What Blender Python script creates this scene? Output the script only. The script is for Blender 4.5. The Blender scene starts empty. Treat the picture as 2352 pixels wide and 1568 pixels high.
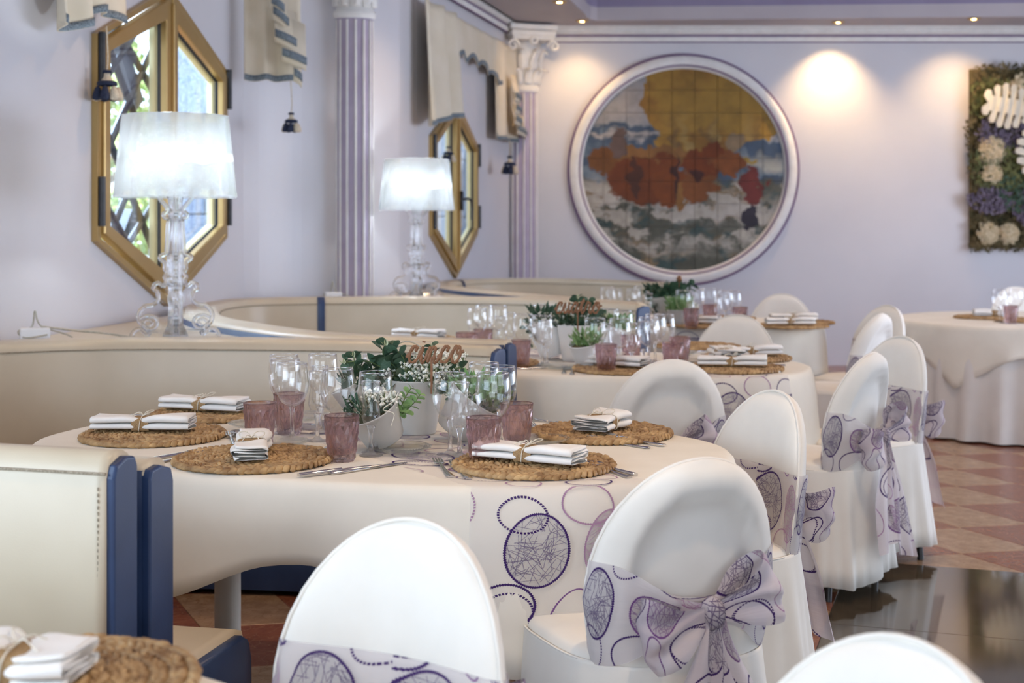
import bpy, bmesh, math, random
import numpy as np
from mathutils import Vector, Matrix
from mathutils.geometry import tessellate_polygon
random.seed(7)
sc = bpy.context.scene
COL = sc.collection
F, HZ, CH = 3267.0, 510.0, 1.33        # focal length in px, horizon row, camera height
PI = math.pi

# ------------------------------------------------------------------ camera
cd = bpy.data.cameras.new('camera'); cam = bpy.data.objects.new('camera', cd); COL.objects.link(cam)
cam.location = (0, 0, CH); cam.rotation_euler = (PI/2, 0, 0)
cd.sensor_width = 36; cd.lens = 50.0; cd.shift_y = -274/2352
cd.clip_start = 0.05; cd.clip_end = 200
cd.dof.use_dof = True; cd.dof.focus_distance = 3.5; cd.dof.aperture_fstop = 4.5
sc.camera = cam
sc.view_settings.view_transform = 'Standard'; sc.view_settings.look = 'None'
sc.view_settings.gamma = 1; sc.view_settings.use_curve_mapping = False
sc.view_settings.exposure = 0.40
sc.cycles.transparent_max_bounces = 40; sc.cycles.transmission_bounces = 16
# ------------------------------------------------------------------ sky and sun
w = bpy.data.worlds.new('sky'); sc.world = w; w.use_nodes = True
bg = w.node_tree.nodes['Background']
bg.inputs[0].default_value = (0.74, 0.86, 1.0, 1); bg.inputs[1].default_value = 3.0
def light(kind, name, loc, energy, color=(1, 1, 1), rot=None, target=None, **kw):
    d = bpy.data.lights.new(name, kind); d.energy = energy; d.color = color
    o = bpy.data.objects.new(name, d); COL.objects.link(o); o.location = loc
    if target is not None:
        o.rotation_euler = (Vector(target)-Vector(loc)).to_track_quat('-Z', 'Y').to_euler()
    elif rot: o.rotation_euler = rot
    for k, v in kw.items(): setattr(d, k, v)
    return o
light('SUN', 'sun', (0, 0, 12), 14.0, (1.0, 0.95, 0.86), target=(-3.2, 7.5, -4.5), angle=0.01)
# daylight entering the glazed openings of the left and rear walls
light('AREA', 'daylight_left', (-3.05, 0.4, 1.55), 78, (0.60, 0.79, 1.0), target=(1.5, 2.8, 1.0), shape='RECTANGLE', size=3.6, size_y=2.0)
light('AREA', 'daylight_rear', (1.2, -3.8, 1.6), 34, (0.92, 0.93, 0.95), target=(1.2, 6.0, 1.0), shape='RECTANGLE', size=5.0, size_y=2.3)
light('AREA', 'daylight_near_window', (-3.15, 7.7, 3.35), 220, (0.62, 0.79, 1.0), target=(-1.3, 7.0, 1.05), shape='RECTANGLE', size=1.6, size_y=0.8)
light('AREA', 'daylight_right', (6.6, 7.6, 1.6), 120, (0.66, 0.75, 1.0), target=(1.2, 8.0, 1.0), shape='RECTANGLE', size=5.0, size_y=2.0)

# ------------------------------------------------------------------ helpers
def G(px, py, z=0.0):
    Y = F*(CH-z)/(py-HZ); return Vector(((px-1176)*Y/F, Y, z))
def PX(px, Y): return (px-1176)*Y/F
def PZ(py, Y): return CH-(py-HZ)*Y/F
def sstep(a, b, x):
    t = min(1, max(0, (x-a)/(b-a))); return t*t*(3-2*t)
def lerp(a, b, t): return a+(b-a)*t
def cat(pts, n, closed=False):                # Catmull-Rom through points, n samples per span
    P = [Vector(p) for p in pts]; out = []
    m = len(P)
    for i in range(m if closed else m-1):
        if closed: a, b, c, d = P[i-1], P[i], P[(i+1) % m], P[(i+2) % m]
        else: a, b, c, d = P[max(i-1, 0)], P[i], P[i+1], P[min(i+2, m-1)]
        for k in range(n):
            t = k/n
            out.append(0.5*((2*b)+(c-a)*t+(2*a-5*b+4*c-d)*t*t+(3*b-a-3*c+d)*t**3))
    if not closed: out.append(P[-1])
    return out

class MB:
    def __init__(s): s.v = []; s.f = []; s.uv = {}; s.sm = True
    def add(s, vs, fs):
        o = len(s.v); s.v += [tuple(v) for v in vs]; s.f += [tuple(i+o for i in f) for f in fs]; return o
    def box(s, c, size, rot=None, taper=1.0):
        x, y, z = size[0]/2, size[1]/2, size[2]/2
        vs = [Vector((a*x*(taper if k > 0 else 1), b*y*(taper if k > 0 else 1), k*z)) for k in (-1, 1) for a, b in ((-1, -1), (1, -1), (1, 1), (-1, 1))]
        if rot is not None: vs = [rot @ v for v in vs]
        s.add([v+Vector(c) for v in vs], [(3, 2, 1, 0), (4, 5, 6, 7), (0, 1, 5, 4), (1, 2, 6, 5), (2, 3, 7, 6), (3, 0, 4, 7)])
        return s
    def grid(s, rows, closed_u=False, closed_v=False, flip=False, uvs=None):
        n = len(rows); m = len(rows[0]); o = len(s.v)
        for r in rows: s.v += [tuple(p) for p in r]
        if uvs is not None:
            for i in range(n):
                for j in range(m): s.uv[o+i*m+j] = uvs[i][j]
        for i in range(n if closed_v else n-1):
            for j in range(m if closed_u else m-1):
                a = o+i*m+j; b = o+i*m+(j+1) % m; c = o+((i+1) % n)*m+(j+1) % m; d = o+((i+1) % n)*m+j
                s.f.append((a, d, c, b) if flip else (a, b, c, d))
        return o
    def fan(s, ring, flip=False):
        o = len(s.v); s.v += [tuple(p) for p in ring]; f = tuple(range(o, o+len(ring)))
        s.f.append(f[::-1] if flip else f)
    def lathe(s, prof, n=24, axis=(0, 0), fn=None):
        rows = []
        for r, z in prof:
            row = []
            for k in range(n):
                a = 2*PI*k/n; rr = r if fn is None else fn(r, z, a)
                row.append((axis[0]+rr*math.cos(a), axis[1]+rr*math.sin(a), z))
            rows.append(row)
        s.grid(rows, closed_u=True); return s
    def tube(s, pts, r, n=6, closed=False, caps=True, flat=None):
        P = [Vector(p) for p in pts]; m = len(P); rows = []
        up = Vector((0, 0, 1)); prev = None
        for i in range(m):
            t = (P[(i+1) % m]-P[i-1]) if closed else (P[min(i+1, m-1)]-P[max(i-1, 0)])
            if t.length < 1e-9: t = Vector((0, 0, 1))
            t.normalize()
            if prev is None:
                a = up.cross(t)
                if a.length < 0.1: a = Vector((1, 0, 0)).cross(t)
            else: a = prev-t*prev.dot(t)
            if a.length < 1e-6: a = Vector((1, 0, 0)).cross(t)
            a.normalize(); b = t.cross(a); prev = a
            rr = r[i] if isinstance(r, (list, tuple)) else r
            row = []
            for k in range(n):
                q = a*math.cos(2*PI*k/n)+b*math.sin(2*PI*k/n)
                if flat is not None: q = Vector((q.x*flat[0], q.y*flat[1], q.z*flat[2]))
                row.append(P[i]+q*rr)
            rows.append(row)
        s.grid(rows, closed_u=True, closed_v=closed)
        if caps and not closed: s.fan(rows[0][::-1]); s.fan(rows[-1])
        return s
    def poly(s, loops, z0, z1):               # extruded polygon with holes (plan view)
        L = [[Vector((p[0], p[1], 0)) for p in lp] for lp in loops]
        tris = tessellate_polygon(L); flat = [p for lp in L for p in lp]
        def up(t):
            a, b, c = (flat[i] for i in t)
            return t if (b-a).cross(c-a).z > 0 else t[::-1]
        tris = [up(t) for t in tris]
        s.add([(p.x, p.y, z1) for p in flat], tris)
        s.add([(p.x, p.y, z0) for p in flat], [t[::-1] for t in tris])
        for lp in L:
            n = len(lp)
            s.add([(p.x, p.y, z0) for p in lp]+[(p.x, p.y, z1) for p in lp], [(i, (i+1) % n, (i+1) % n+n, i+n) for i in range(n)])
        return s
    def xf(s, M, start=0):
        for i in range(start, len(s.v)): s.v[i] = tuple(M @ Vector(s.v[i]))
        return s
    def mesh(s, name, mat, smooth=True):
        me = bpy.data.meshes.new(name); me.from_pydata(s.v, [], s.f)
        if s.uv:
            l = me.uv_layers.new(name='print')
            idx = np.empty(len(me.loops), dtype=np.int32); me.loops.foreach_get('vertex_index', idx)
            arr = np.zeros((len(s.v), 2), dtype=np.float32)
            for k, q in s.uv.items(): arr[k] = q
            l.data.foreach_set('uv', arr[idx].ravel())
        if smooth: me.polygons.foreach_set('use_smooth', [True]*len(me.polygons))
        if mat is not None: me.materials.append(mat)
        me.update(); return me
def fixn(me):
    b = bmesh.new(); b.from_mesh(me); bmesh.ops.remove_doubles(b, verts=b.verts, dist=1e-6); bmesh.ops.recalc_face_normals(b, faces=b.faces); b.to_mesh(me); b.free(); return me

def link(name, me, parent=None, smooth_angle=None, loc=None, rot=None):
    o = bpy.data.objects.new(name, me); COL.objects.link(o)
    if parent is not None: o.parent = parent
    if loc is not None: o.location = loc
    if rot is not None: o.rotation_euler = rot
    return o
def bev(o, wd=0.004, seg=2, ang=40):
    m = o.modifiers.new('bevel', 'BEVEL'); m.width = wd; m.segments = seg; m.limit_method = 'ANGLE'; m.angle_limit = math.radians(ang); return o
def part(name, mb, mat, parent, smooth=True, fix=False, **kw):
    me = mb.mesh(name, mat, smooth)
    if fix: fixn(me)
    return link(name, me, parent, **kw)
def tag(o, label, cat_, group=None):
    o['label'] = label; o['category'] = cat_
    if group: o['group'] = group
    return o
def thing(name, label, cat_, loc=(0, 0, 0), rz=0.0, group=None):
    o = bpy.data.objects.new(name, None); o.empty_display_size = 0.05; COL.objects.link(o)
    o.location = loc; o.rotation_euler = (0, 0, rz); return tag(o, label, cat_, group)
def struct(name, mb, mat, parent=None, smooth=False, fix=False):
    o = part(name, mb, mat, parent, smooth, fix)
    if parent is None: o['kind'] = 'structure'
    return o
def dup(root, loc, rz, label, group=None, scale=None):
    r = root.copy(); COL.objects.link(r); r.location = loc; r.rotation_euler = (0, 0, rz); r['label'] = label
    if group: r['group'] = group
    if scale: r.scale = scale
    for ch in list(root.children):
        c = ch.copy(); COL.objects.link(c); c.parent = r
        for g in ch.children:
            q = g.copy(); COL.objects.link(q); q.parent = c
    return r

# ------------------------------------------------------------------ materials
def mat(name, color=(0.8, 0.8, 0.8), rough=0.5, metal=0.0, spec=0.5, **kw):
    m = bpy.data.materials.new(name); m.use_nodes = True
    b = m.node_tree.nodes['Principled BSDF']
    b.inputs['Base Color'].default_value = (*color, 1); b.inputs['Roughness'].default_value = rough
    b.inputs['Metallic'].default_value = metal; b.inputs['Specular IOR Level'].default_value = spec
    for k, v in kw.items(): b.inputs[k.replace('_', ' ')].default_value = v
    return m
def N(m, t, **kw):
    n = m.node_tree.nodes.new(t)
    for k, v in kw.items(): setattr(n, k, v)
    return n
def L(m, a, b): m.node_tree.links.new(a, b)
def noise_color(m, c1, c2, scale=5, detail=4, lo=0.35, hi=0.65, coord='Object', stretch=(1, 1, 1)):
    b = m.node_tree.nodes['Principled BSDF']
    tc = N(m, 'ShaderNodeTexCoord'); mp = N(m, 'ShaderNodeMapping'); mp.inputs['Scale'].default_value = stretch
    n = N(m, 'ShaderNodeTexNoise'); n.inputs['Scale'].default_value = scale; n.inputs['Detail'].default_value = detail
    r = N(m, 'ShaderNodeValToRGB'); r.color_ramp.elements[0].position = lo; r.color_ramp.elements[1].position = hi
    r.color_ramp.elements[0].color = (*c1, 1); r.color_ramp.elements[1].color = (*c2, 1)
    L(m, tc.outputs[coord], mp.inputs['Vector']); L(m, mp.outputs[0], n.inputs['Vector']); L(m, n.outputs['Fac'], r.inputs[0]); L(m, r.outputs[0], b.inputs['Base Color'])
    return n
def bump(m, scale=200, strength=0.1, dist=0.001, kind='ShaderNodeTexNoise', coord='Object', stretch=(1, 1, 1)):
    b = m.node_tree.nodes['Principled BSDF']
    tc = N(m, 'ShaderNodeTexCoord'); mp = N(m, 'ShaderNodeMapping'); mp.inputs['Scale'].default_value = stretch
    n = N(m, kind); n.inputs['Scale'].default_value = scale
    bp = N(m, 'ShaderNodeBump'); bp.inputs['Strength'].default_value = strength; bp.inputs['Distance'].default_value = dist
    L(m, tc.outputs[coord], mp.inputs['Vector']); L(m, mp.outputs[0], n.inputs['Vector'])
    L(m, n.outputs[0], bp.inputs['Height']); L(m, bp.outputs[0], b.inputs['Normal']); return m

M = {}
M['wall'] = mat('wall_paint', (0.66, 0.62, 0.64), 0.38); noise_color(M['wall'], (0.615, 0.60, 0.625), (0.65, 0.635, 0.66), 1.5, 3); bump(M['wall'], 120, 0.04, 0.001)
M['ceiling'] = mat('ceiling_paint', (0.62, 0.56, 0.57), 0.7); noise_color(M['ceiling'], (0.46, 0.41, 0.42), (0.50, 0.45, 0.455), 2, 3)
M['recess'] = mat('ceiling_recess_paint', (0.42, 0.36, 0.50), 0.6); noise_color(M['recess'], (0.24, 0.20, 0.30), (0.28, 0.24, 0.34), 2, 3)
M['plaster'] = mat('white_plaster', (0.76, 0.74, 0.71), 0.6); noise_color(M['plaster'], (0.72, 0.70, 0.67), (0.79, 0.77, 0.74), 12, 4); bump(M['plaster'], 60, 0.25, 0.004)
M['purple'] = mat('purple_paint', (0.13, 0.06, 0.16), 0.5); noise_color(M['purple'], (0.11, 0.05, 0.14), (0.15, 0.07, 0.18), 8)
M['lilac'] = mat('lilac_paint', (0.40, 0.31, 0.45), 0.5); noise_color(M['lilac'], (0.37, 0.31, 0.41), (0.42, 0.36, 0.46), 6)
M['cream'] = mat('cream_leatherette', (0.66, 0.58, 0.45), 0.36); noise_color(M['cream'], (0.56, 0.475, 0.345), (0.61, 0.525, 0.39), 4, 3); bump(M['cream'], 350, 0.12, 0.0006, 'ShaderNodeTexVoronoi')
M['navy'] = mat('navy_leatherette', (0.022, 0.045, 0.115), 0.38); noise_color(M['navy'], (0.018, 0.038, 0.10), (0.028, 0.055, 0.135), 6, 3); bump(M['navy'], 350, 0.12, 0.0006, 'ShaderNodeTexVoronoi')
M['stitch'] = mat('stitch_thread', (0.30, 0.25, 0.18), 0.8); noise_color(M['stitch'], (0.2, 0.16, 0.11), (0.42, 0.36, 0.27), 300)
M['cloth'] = mat('cream_cloth', (0.80, 0.75, 0.65), 0.85, spec=0.2); noise_color(M['cloth'], (0.78, 0.73, 0.63), (0.83, 0.78, 0.68), 6, 4); bump(M['cloth'], 900, 0.08, 0.0005)
M['skirt'] = mat('pleated_skirt_cloth', (0.72, 0.69, 0.65), 0.85, spec=0.2); noise_color(M['skirt'], (0.70, 0.67, 0.63), (0.75, 0.72, 0.68), 6, 4)
M['cover'] = mat('white_chair_cover', (0.80, 0.76, 0.69), 0.85, spec=0.2); noise_color(M['cover'], (0.78, 0.74, 0.67), (0.83, 0.79, 0.72), 7, 4)
b_ = M['cover'].node_tree.nodes['Principled BSDF']
bump(M['cover'], 6, 0.55, 0.02, stretch=(1, 1, 0.5))
M['napkin'] = mat('white_napkin', (0.85, 0.83, 0.79), 0.85, spec=0.2); noise_color(M['napkin'], (0.83, 0.81, 0.77), (0.88, 0.86, 0.82), 20); bump(M['napkin'], 1200, 0.15, 0.0005)
M['burlap'] = mat('burlap', (0.36, 0.23, 0.11), 0.95, spec=0.1); noise_color(M['burlap'], (0.28, 0.17, 0.08), (0.46, 0.31, 0.16), 400, 2); bump(M['burlap'], 700, 0.5, 0.001, 'ShaderNodeTexVoronoi')
M['twine'] = mat('twine', (0.72, 0.66, 0.54), 0.9); noise_color(M['twine'], (0.62, 0.56, 0.44), (0.8, 0.75, 0.64), 300)
M['rattan'] = mat('seagrass', (0.40, 0.25, 0.11), 0.6); noise_color(M['rattan'], (0.20, 0.10, 0.035), (0.60, 0.40, 0.19), 30, 5, 0.3, 0.7); bump(M['rattan'], 60, 0.4, 0.002, stretch=(1, 6, 1))
M['steel'] = mat('steel', (0.62, 0.61, 0.60), 0.18, 1.0); noise_color(M['steel'], (0.58, 0.57, 0.56), (0.66, 0.65, 0.64), 30)
M['gold'] = mat('gold_anodised', (0.44, 0.29, 0.11), 0.33, 0.55); noise_color(M['gold'], (0.42, 0.275, 0.10), (0.46, 0.31, 0.125), 3)
M['reveal'] = mat('lit_gold_reveal', (0.75, 0.66, 0.36), 0.5, 0.1); noise_color(M['reveal'], (0.72, 0.63, 0.34), (0.78, 0.69, 0.39), 5)  # frame gold made paler: the light on the reveals is in the colour
M['black'] = mat('black_metal', (0.02, 0.02, 0.022), 0.4); noise_color(M['black'], (0.015, 0.015, 0.017), (0.03, 0.03, 0.032), 30)
M['drape'] = mat('cream_drape', (0.68, 0.60, 0.46), 0.8, spec=0.2); noise_color(M['drape'], (0.66, 0.58, 0.44), (0.71, 0.63, 0.50), 5); bump(M['drape'], 500, 0.1, 0.0005)
M['braid'] = mat('blue_grey_braid', (0.16, 0.20, 0.23), 0.8); noise_color(M['braid'], (0.05, 0.07, 0.10), (0.28, 0.33, 0.36), 220, 2)
M['tassel_navy'] = mat('navy_thread', (0.008, 0.015, 0.04), 0.8); noise_color(M['tassel_navy'], (0.006, 0.01, 0.03), (0.02, 0.03, 0.07), 200)
M['tassel_cream'] = mat('cream_thread', (0.6, 0.5, 0.36), 0.8); noise_color(M['tassel_cream'], (0.5, 0.4, 0.28), (0.7, 0.62, 0.48), 200)
M['pot'] = mat('shaded_white_enamel', (0.52, 0.50, 0.46), 0.4); noise_color(M['pot'], (0.50, 0.48, 0.44), (0.55, 0.53, 0.49), 10)  # white pots greyed: the shadow on them is put into the colour
M['pot_white'] = mat('bright_white_enamel', (0.84, 0.84, 0.83), 0.4); noise_color(M['pot_white'], (0.82, 0.82, 0.81), (0.86, 0.86, 0.85), 10)
M['leaf'] = mat('eucalyptus_leaf', (0.05, 0.13, 0.06), 0.5); noise_color(M['leaf'], (0.030, 0.075, 0.040), (0.075, 0.14, 0.085), 25)
M['leaf_pale'] = mat('pale_leaf', (0.20, 0.34, 0.12), 0.55); noise_color(M['leaf_pale'], (0.16, 0.30, 0.10), (0.30, 0.44, 0.18), 25)
M['leaf_tip'] = mat('cream_leaf_tip', (0.62, 0.66, 0.44), 0.6); noise_color(M['leaf_tip'], (0.55, 0.60, 0.36), (0.70, 0.72, 0.52), 60)
M['stem'] = mat('green_stem', (0.12, 0.17, 0.05), 0.6); noise_color(M['stem'], (0.06, 0.11, 0.03), (0.18, 0.24, 0.08), 60)
M['blossom'] = mat('white_blossom', (0.85, 0.84, 0.76), 0.7); noise_color(M['blossom'], (0.75, 0.76, 0.62), (0.9, 0.9, 0.84), 90)
M['wood'] = mat('brown_fibreboard', (0.22, 0.095, 0.04), 0.6); noise_color(M['wood'], (0.19, 0.08, 0.032), (0.26, 0.115, 0.05), 50)
M['wire'] = mat('grey_wire', (0.45, 0.43, 0.36), 0.4, 0.5); noise_color(M['wire'], (0.4, 0.38, 0.3), (0.55, 0.52, 0.44), 50)
M['plastic'] = mat('white_plastic', (0.82, 0.81, 0.80), 0.4); noise_color(M['plastic'], (0.80, 0.79, 0.78), (0.84, 0.83, 0.82), 10)
M['granite'] = mat('blue_grey_granite', (0.13, 0.16, 0.22), 0.8); noise_color(M['granite'], (0.09, 0.12, 0.18), (0.24, 0.29, 0.37), 60, 6, 0.3, 0.7)
M['beam'] = mat('grey_beam', (0.13, 0.15, 0.18), 0.5); noise_color(M['beam'], (0.11, 0.13, 0.16), (0.16, 0.18, 0.21), 4)
M['bark'] = mat('bark', (0.16, 0.13, 0.09), 0.9); noise_color(M['bark'], (0.08, 0.06, 0.04), (0.3, 0.25, 0.18), 8, 6, stretch=(3, 3, 0.5))
M['foliage'] = mat('garden_foliage', (0.22, 0.40, 0.10), 0.6, Transmission_Weight=0.0); noise_color(M['foliage'], (0.14, 0.30, 0.08), (0.62, 0.72, 0.32), 1.2, 5)
M['earth'] = mat('garden_earth', (0.2, 0.2, 0.12), 0.9); noise_color(M['earth'], (0.12, 0.16, 0.06), (0.3, 0.3, 0.18), 3)
M['moss'] = mat('dry_moss', (0.16, 0.14, 0.05), 0.9); noise_color(M['moss'], (0.035, 0.035, 0.012), (0.20, 0.15, 0.07), 9, 5)
M['monstera'] = mat('cream_monstera', (0.72, 0.67, 0.55), 0.7); noise_color(M['monstera'], (0.68, 0.63, 0.51), (0.76, 0.71, 0.59), 12)
M['hydrangea'] = mat('cream_flower', (0.62, 0.50, 0.30), 0.8); noise_color(M['hydrangea'], (0.5, 0.38, 0.2), (0.74, 0.62, 0.42), 40)
M['lavender'] = mat('lavender_flower', (0.16, 0.12, 0.17), 0.8); noise_color(M['lavender'], (0.06, 0.035, 0.07), (0.28, 0.23, 0.29), 40)
M['concrete'] = mat('mortar', (0.12, 0.09, 0.07), 0.8); noise_color(M['concrete'], (0.10, 0.075, 0.06), (0.15, 0.11, 0.09), 10)

def tile_mat(name, c1, c2, rough, vein=None, spec=0.35):
    m = mat(name, c1, rough, spec=spec)
    n = noise_color(m, c1, c2, 14, 8, 0.3, 0.72, coord='Object'); n.inputs['Roughness'].default_value = 0.65
    b = m.node_tree.nodes['Principled BSDF']; r = [x for x in m.node_tree.nodes if x.type == 'VALTORGB'][0]
    if vein:
        v = N(m, 'ShaderNodeTexVoronoi', feature='DISTANCE_TO_EDGE'); v.inputs['Scale'].default_value = 16
        tc = N(m, 'ShaderNodeTexCoord'); nz = N(m, 'ShaderNodeTexNoise'); nz.inputs['Scale'].default_value = 9
        mx = N(m, 'ShaderNodeMixRGB', blend_type='ADD'); mx.inputs[0].default_value = 0.25
        L(m, tc.outputs['Object'], mx.inputs[1]); L(m, nz.outputs['Color'], mx.inputs[2]); L(m, tc.outputs['Object'], nz.inputs['Vector']); L(m, mx.outputs[0], v.inputs['Vector'])
        rr = N(m, 'ShaderNodeValToRGB'); rr.color_ramp.elements[0].position = 0.0; rr.color_ramp.elements[1].position = 0.035
        rr.color_ramp.elements[0].color = (0.55, 0.55, 0.55, 1); rr.color_ramp.elements[1].color = (0, 0, 0, 1)
        mm = N(m, 'ShaderNodeMixRGB'); L(m, v.outputs['Distance'], rr.inputs[0]); L(m, rr.outputs[0], mm.inputs[0]); L(m, r.outputs[0], mm.inputs[1]); mm.inputs[2].default_value = (*vein, 1)
        L(m, mm.outputs[0], b.inputs['Base Color'])
    return m
M['tile_light'] = tile_mat('light_marble_tile', (0.25, 0.145, 0.08), (0.42, 0.275, 0.165), 0.22, (0.20, 0.10, 0.05))
M['tile_red'] = tile_mat('red_marble_tile', (0.16, 0.050, 0.026), (0.27, 0.095, 0.05), 0.22, (0.38, 0.19, 0.10))
M['slab'] = tile_mat('dark_brown_marble', (0.045, 0.034, 0.022), (0.10, 0.078, 0.052), 0.07, (0.035, 0.025, 0.015), 0.6)


def thin_glass(name, color=(1, 1, 1), rough=0.0, gl=(1, 1, 1), base=0.03, edge=0.9):
    m = bpy.data.materials.new(name); m.use_nodes = True; nt = m.node_tree; nt.nodes.clear()
    out = N(m, 'ShaderNodeOutputMaterial'); t = N(m, 'ShaderNodeBsdfTransparent'); g = N(m, 'ShaderNodeBsdfGlossy')
    t.inputs[0].default_value = (*color, 1); g.inputs[0].default_value = (*gl, 1); g.inputs['Roughness'].default_value = rough
    lw = N(m, 'ShaderNodeLayerWeight'); lw.inputs[0].default_value = 0.5
    pw = N(m, 'ShaderNodeMath', operation='POWER'); pw.inputs[1].default_value = 3.0
    mr = N(m, 'ShaderNodeMapRange'); mr.inputs[3].default_value = base; mr.inputs[4].default_value = edge
    L(m, lw.outputs['Facing'], pw.inputs[0]); L(m, pw.outputs[0], mr.inputs[0])
    mx = N(m, 'ShaderNodeMixShader'); L(m, mr.outputs[0], mx.inputs[0]); L(m, t.outputs[0], mx.inputs[1]); L(m, g.outputs[0], mx.inputs[2])
    nz = N(m, 'ShaderNodeTexNoise'); nz.inputs['Scale'].default_value = 20; bp = N(m, 'ShaderNodeBump'); bp.inputs['Strength'].default_value = 0.02
    L(m, nz.outputs[0], bp.inputs['Height']); L(m, bp.outputs[0], g.inputs['Normal'])
    L(m, mx.outputs[0], out.inputs[0]); return m
def solid_glass(name, color, ior=1.45, rough=0.0, frac=0.6):
    m = bpy.data.materials.new(name); m.use_nodes = True; nt = m.node_tree; nt.nodes.clear()
    out = N(m, 'ShaderNodeOutputMaterial'); t = N(m, 'ShaderNodeBsdfTransparent'); g = N(m, 'ShaderNodeBsdfGlass')
    t.inputs[0].default_value = (*color, 1); g.inputs[0].default_value = (*color, 1); g.inputs['IOR'].default_value = ior; g.inputs['Roughness'].default_value = rough
    nz = N(m, 'ShaderNodeTexNoise'); nz.inputs['Scale'].default_value = 20; bp = N(m, 'ShaderNodeBump'); bp.inputs['Strength'].default_value = 0.02
    L(m, nz.outputs[0], bp.inputs['Height']); L(m, bp.outputs[0], g.inputs['Normal'])
    mx = N(m, 'ShaderNodeMixShader'); mx.inputs[0].default_value = frac; L(m, t.outputs[0], mx.inputs[1]); L(m, g.outputs[0], mx.inputs[2]); L(m, mx.outputs[0], out.inputs[0]); return m
M['pane'] = thin_glass('window_pane', (0.93, 0.96, 1.0), 0.0, base=0.03, edge=0.7)
M['wine'] = thin_glass('clear_glass', (0.997, 0.997, 0.997), 0.02, base=0.03, edge=0.8)
M['rim'] = thin_glass('glass_rim', (1, 1, 1), 0.05, base=0.30, edge=0.95)
M['stemglass'] = solid_glass('clear_stem_glass', (0.99, 0.99, 0.99), 1.45, 0.0, 0.7)
M['acrylic'] = solid_glass('clear_acrylic', (0.98, 0.99, 1.0), 1.4, 0.0, 0.75)
M['amethyst'] = solid_glass('mauve_cut_glass', (0.88, 0.80, 0.805), 1.42, 0.0, 0.7)
M['dish'] = solid_glass('pressed_clear_glass', (0.96, 0.97, 0.96), 1.35, 0.05, 0.45)
def emit(name, color, s):
    m = bpy.data.materials.new(name); m.use_nodes = True; b = m.node_tree.nodes['Principled BSDF']
    b.inputs['Base Color'].default_value = (*color, 1); b.inputs['Emission Color'].default_value = (*color, 1); b.inputs['Emission Strength'].default_value = s; return m
M['bulb'] = emit('cool_bulb', (0.92, 0.98, 1.0), 11)
M['spot_bulb'] = emit('warm_spot_bulb', (1.0, 0.72, 0.32), 40)
# pleated clear lamp shade: refracting ribs with a little scattering
m = bpy.data.materials.new('pleated_clear_shade'); m.use_nodes = True; m.node_tree.nodes.clear()
o_ = N(m, 'ShaderNodeOutputMaterial'); g_ = N(m, 'ShaderNodeBsdfGlass'); g_.inputs['IOR'].default_value = 1.3; g_.inputs['Roughness'].default_value = 0.06
g_.inputs[0].default_value = (0.96, 0.99, 1, 1)
t_ = N(m, 'ShaderNodeBsdfTranslucent'); t_.inputs[0].default_value = (0.92, 0.97, 1, 1); x_ = N(m, 'ShaderNodeMixShader'); x_.inputs[0].default_value = 0.22
tr_ = N(m, 'ShaderNodeBsdfTransparent'); x2_ = N(m, 'ShaderNodeMixShader'); x2_.inputs[0].default_value = 0.35
L(m, g_.outputs[0], x2_.inputs[1]); L(m, tr_.outputs[0], x2_.inputs[2])
L(m, x2_.outputs[0], x_.inputs[1]); L(m, t_.outputs[0], x_.inputs[2]); L(m, x_.outputs[0], o_.inputs[0]); M['shade'] = m
M['olive'] = mat('dried_olive_leaf', (0.12, 0.13, 0.04), 0.8); noise_color(M['olive'], (0.05, 0.065, 0.02), (0.24, 0.24, 0.08), 12)

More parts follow.
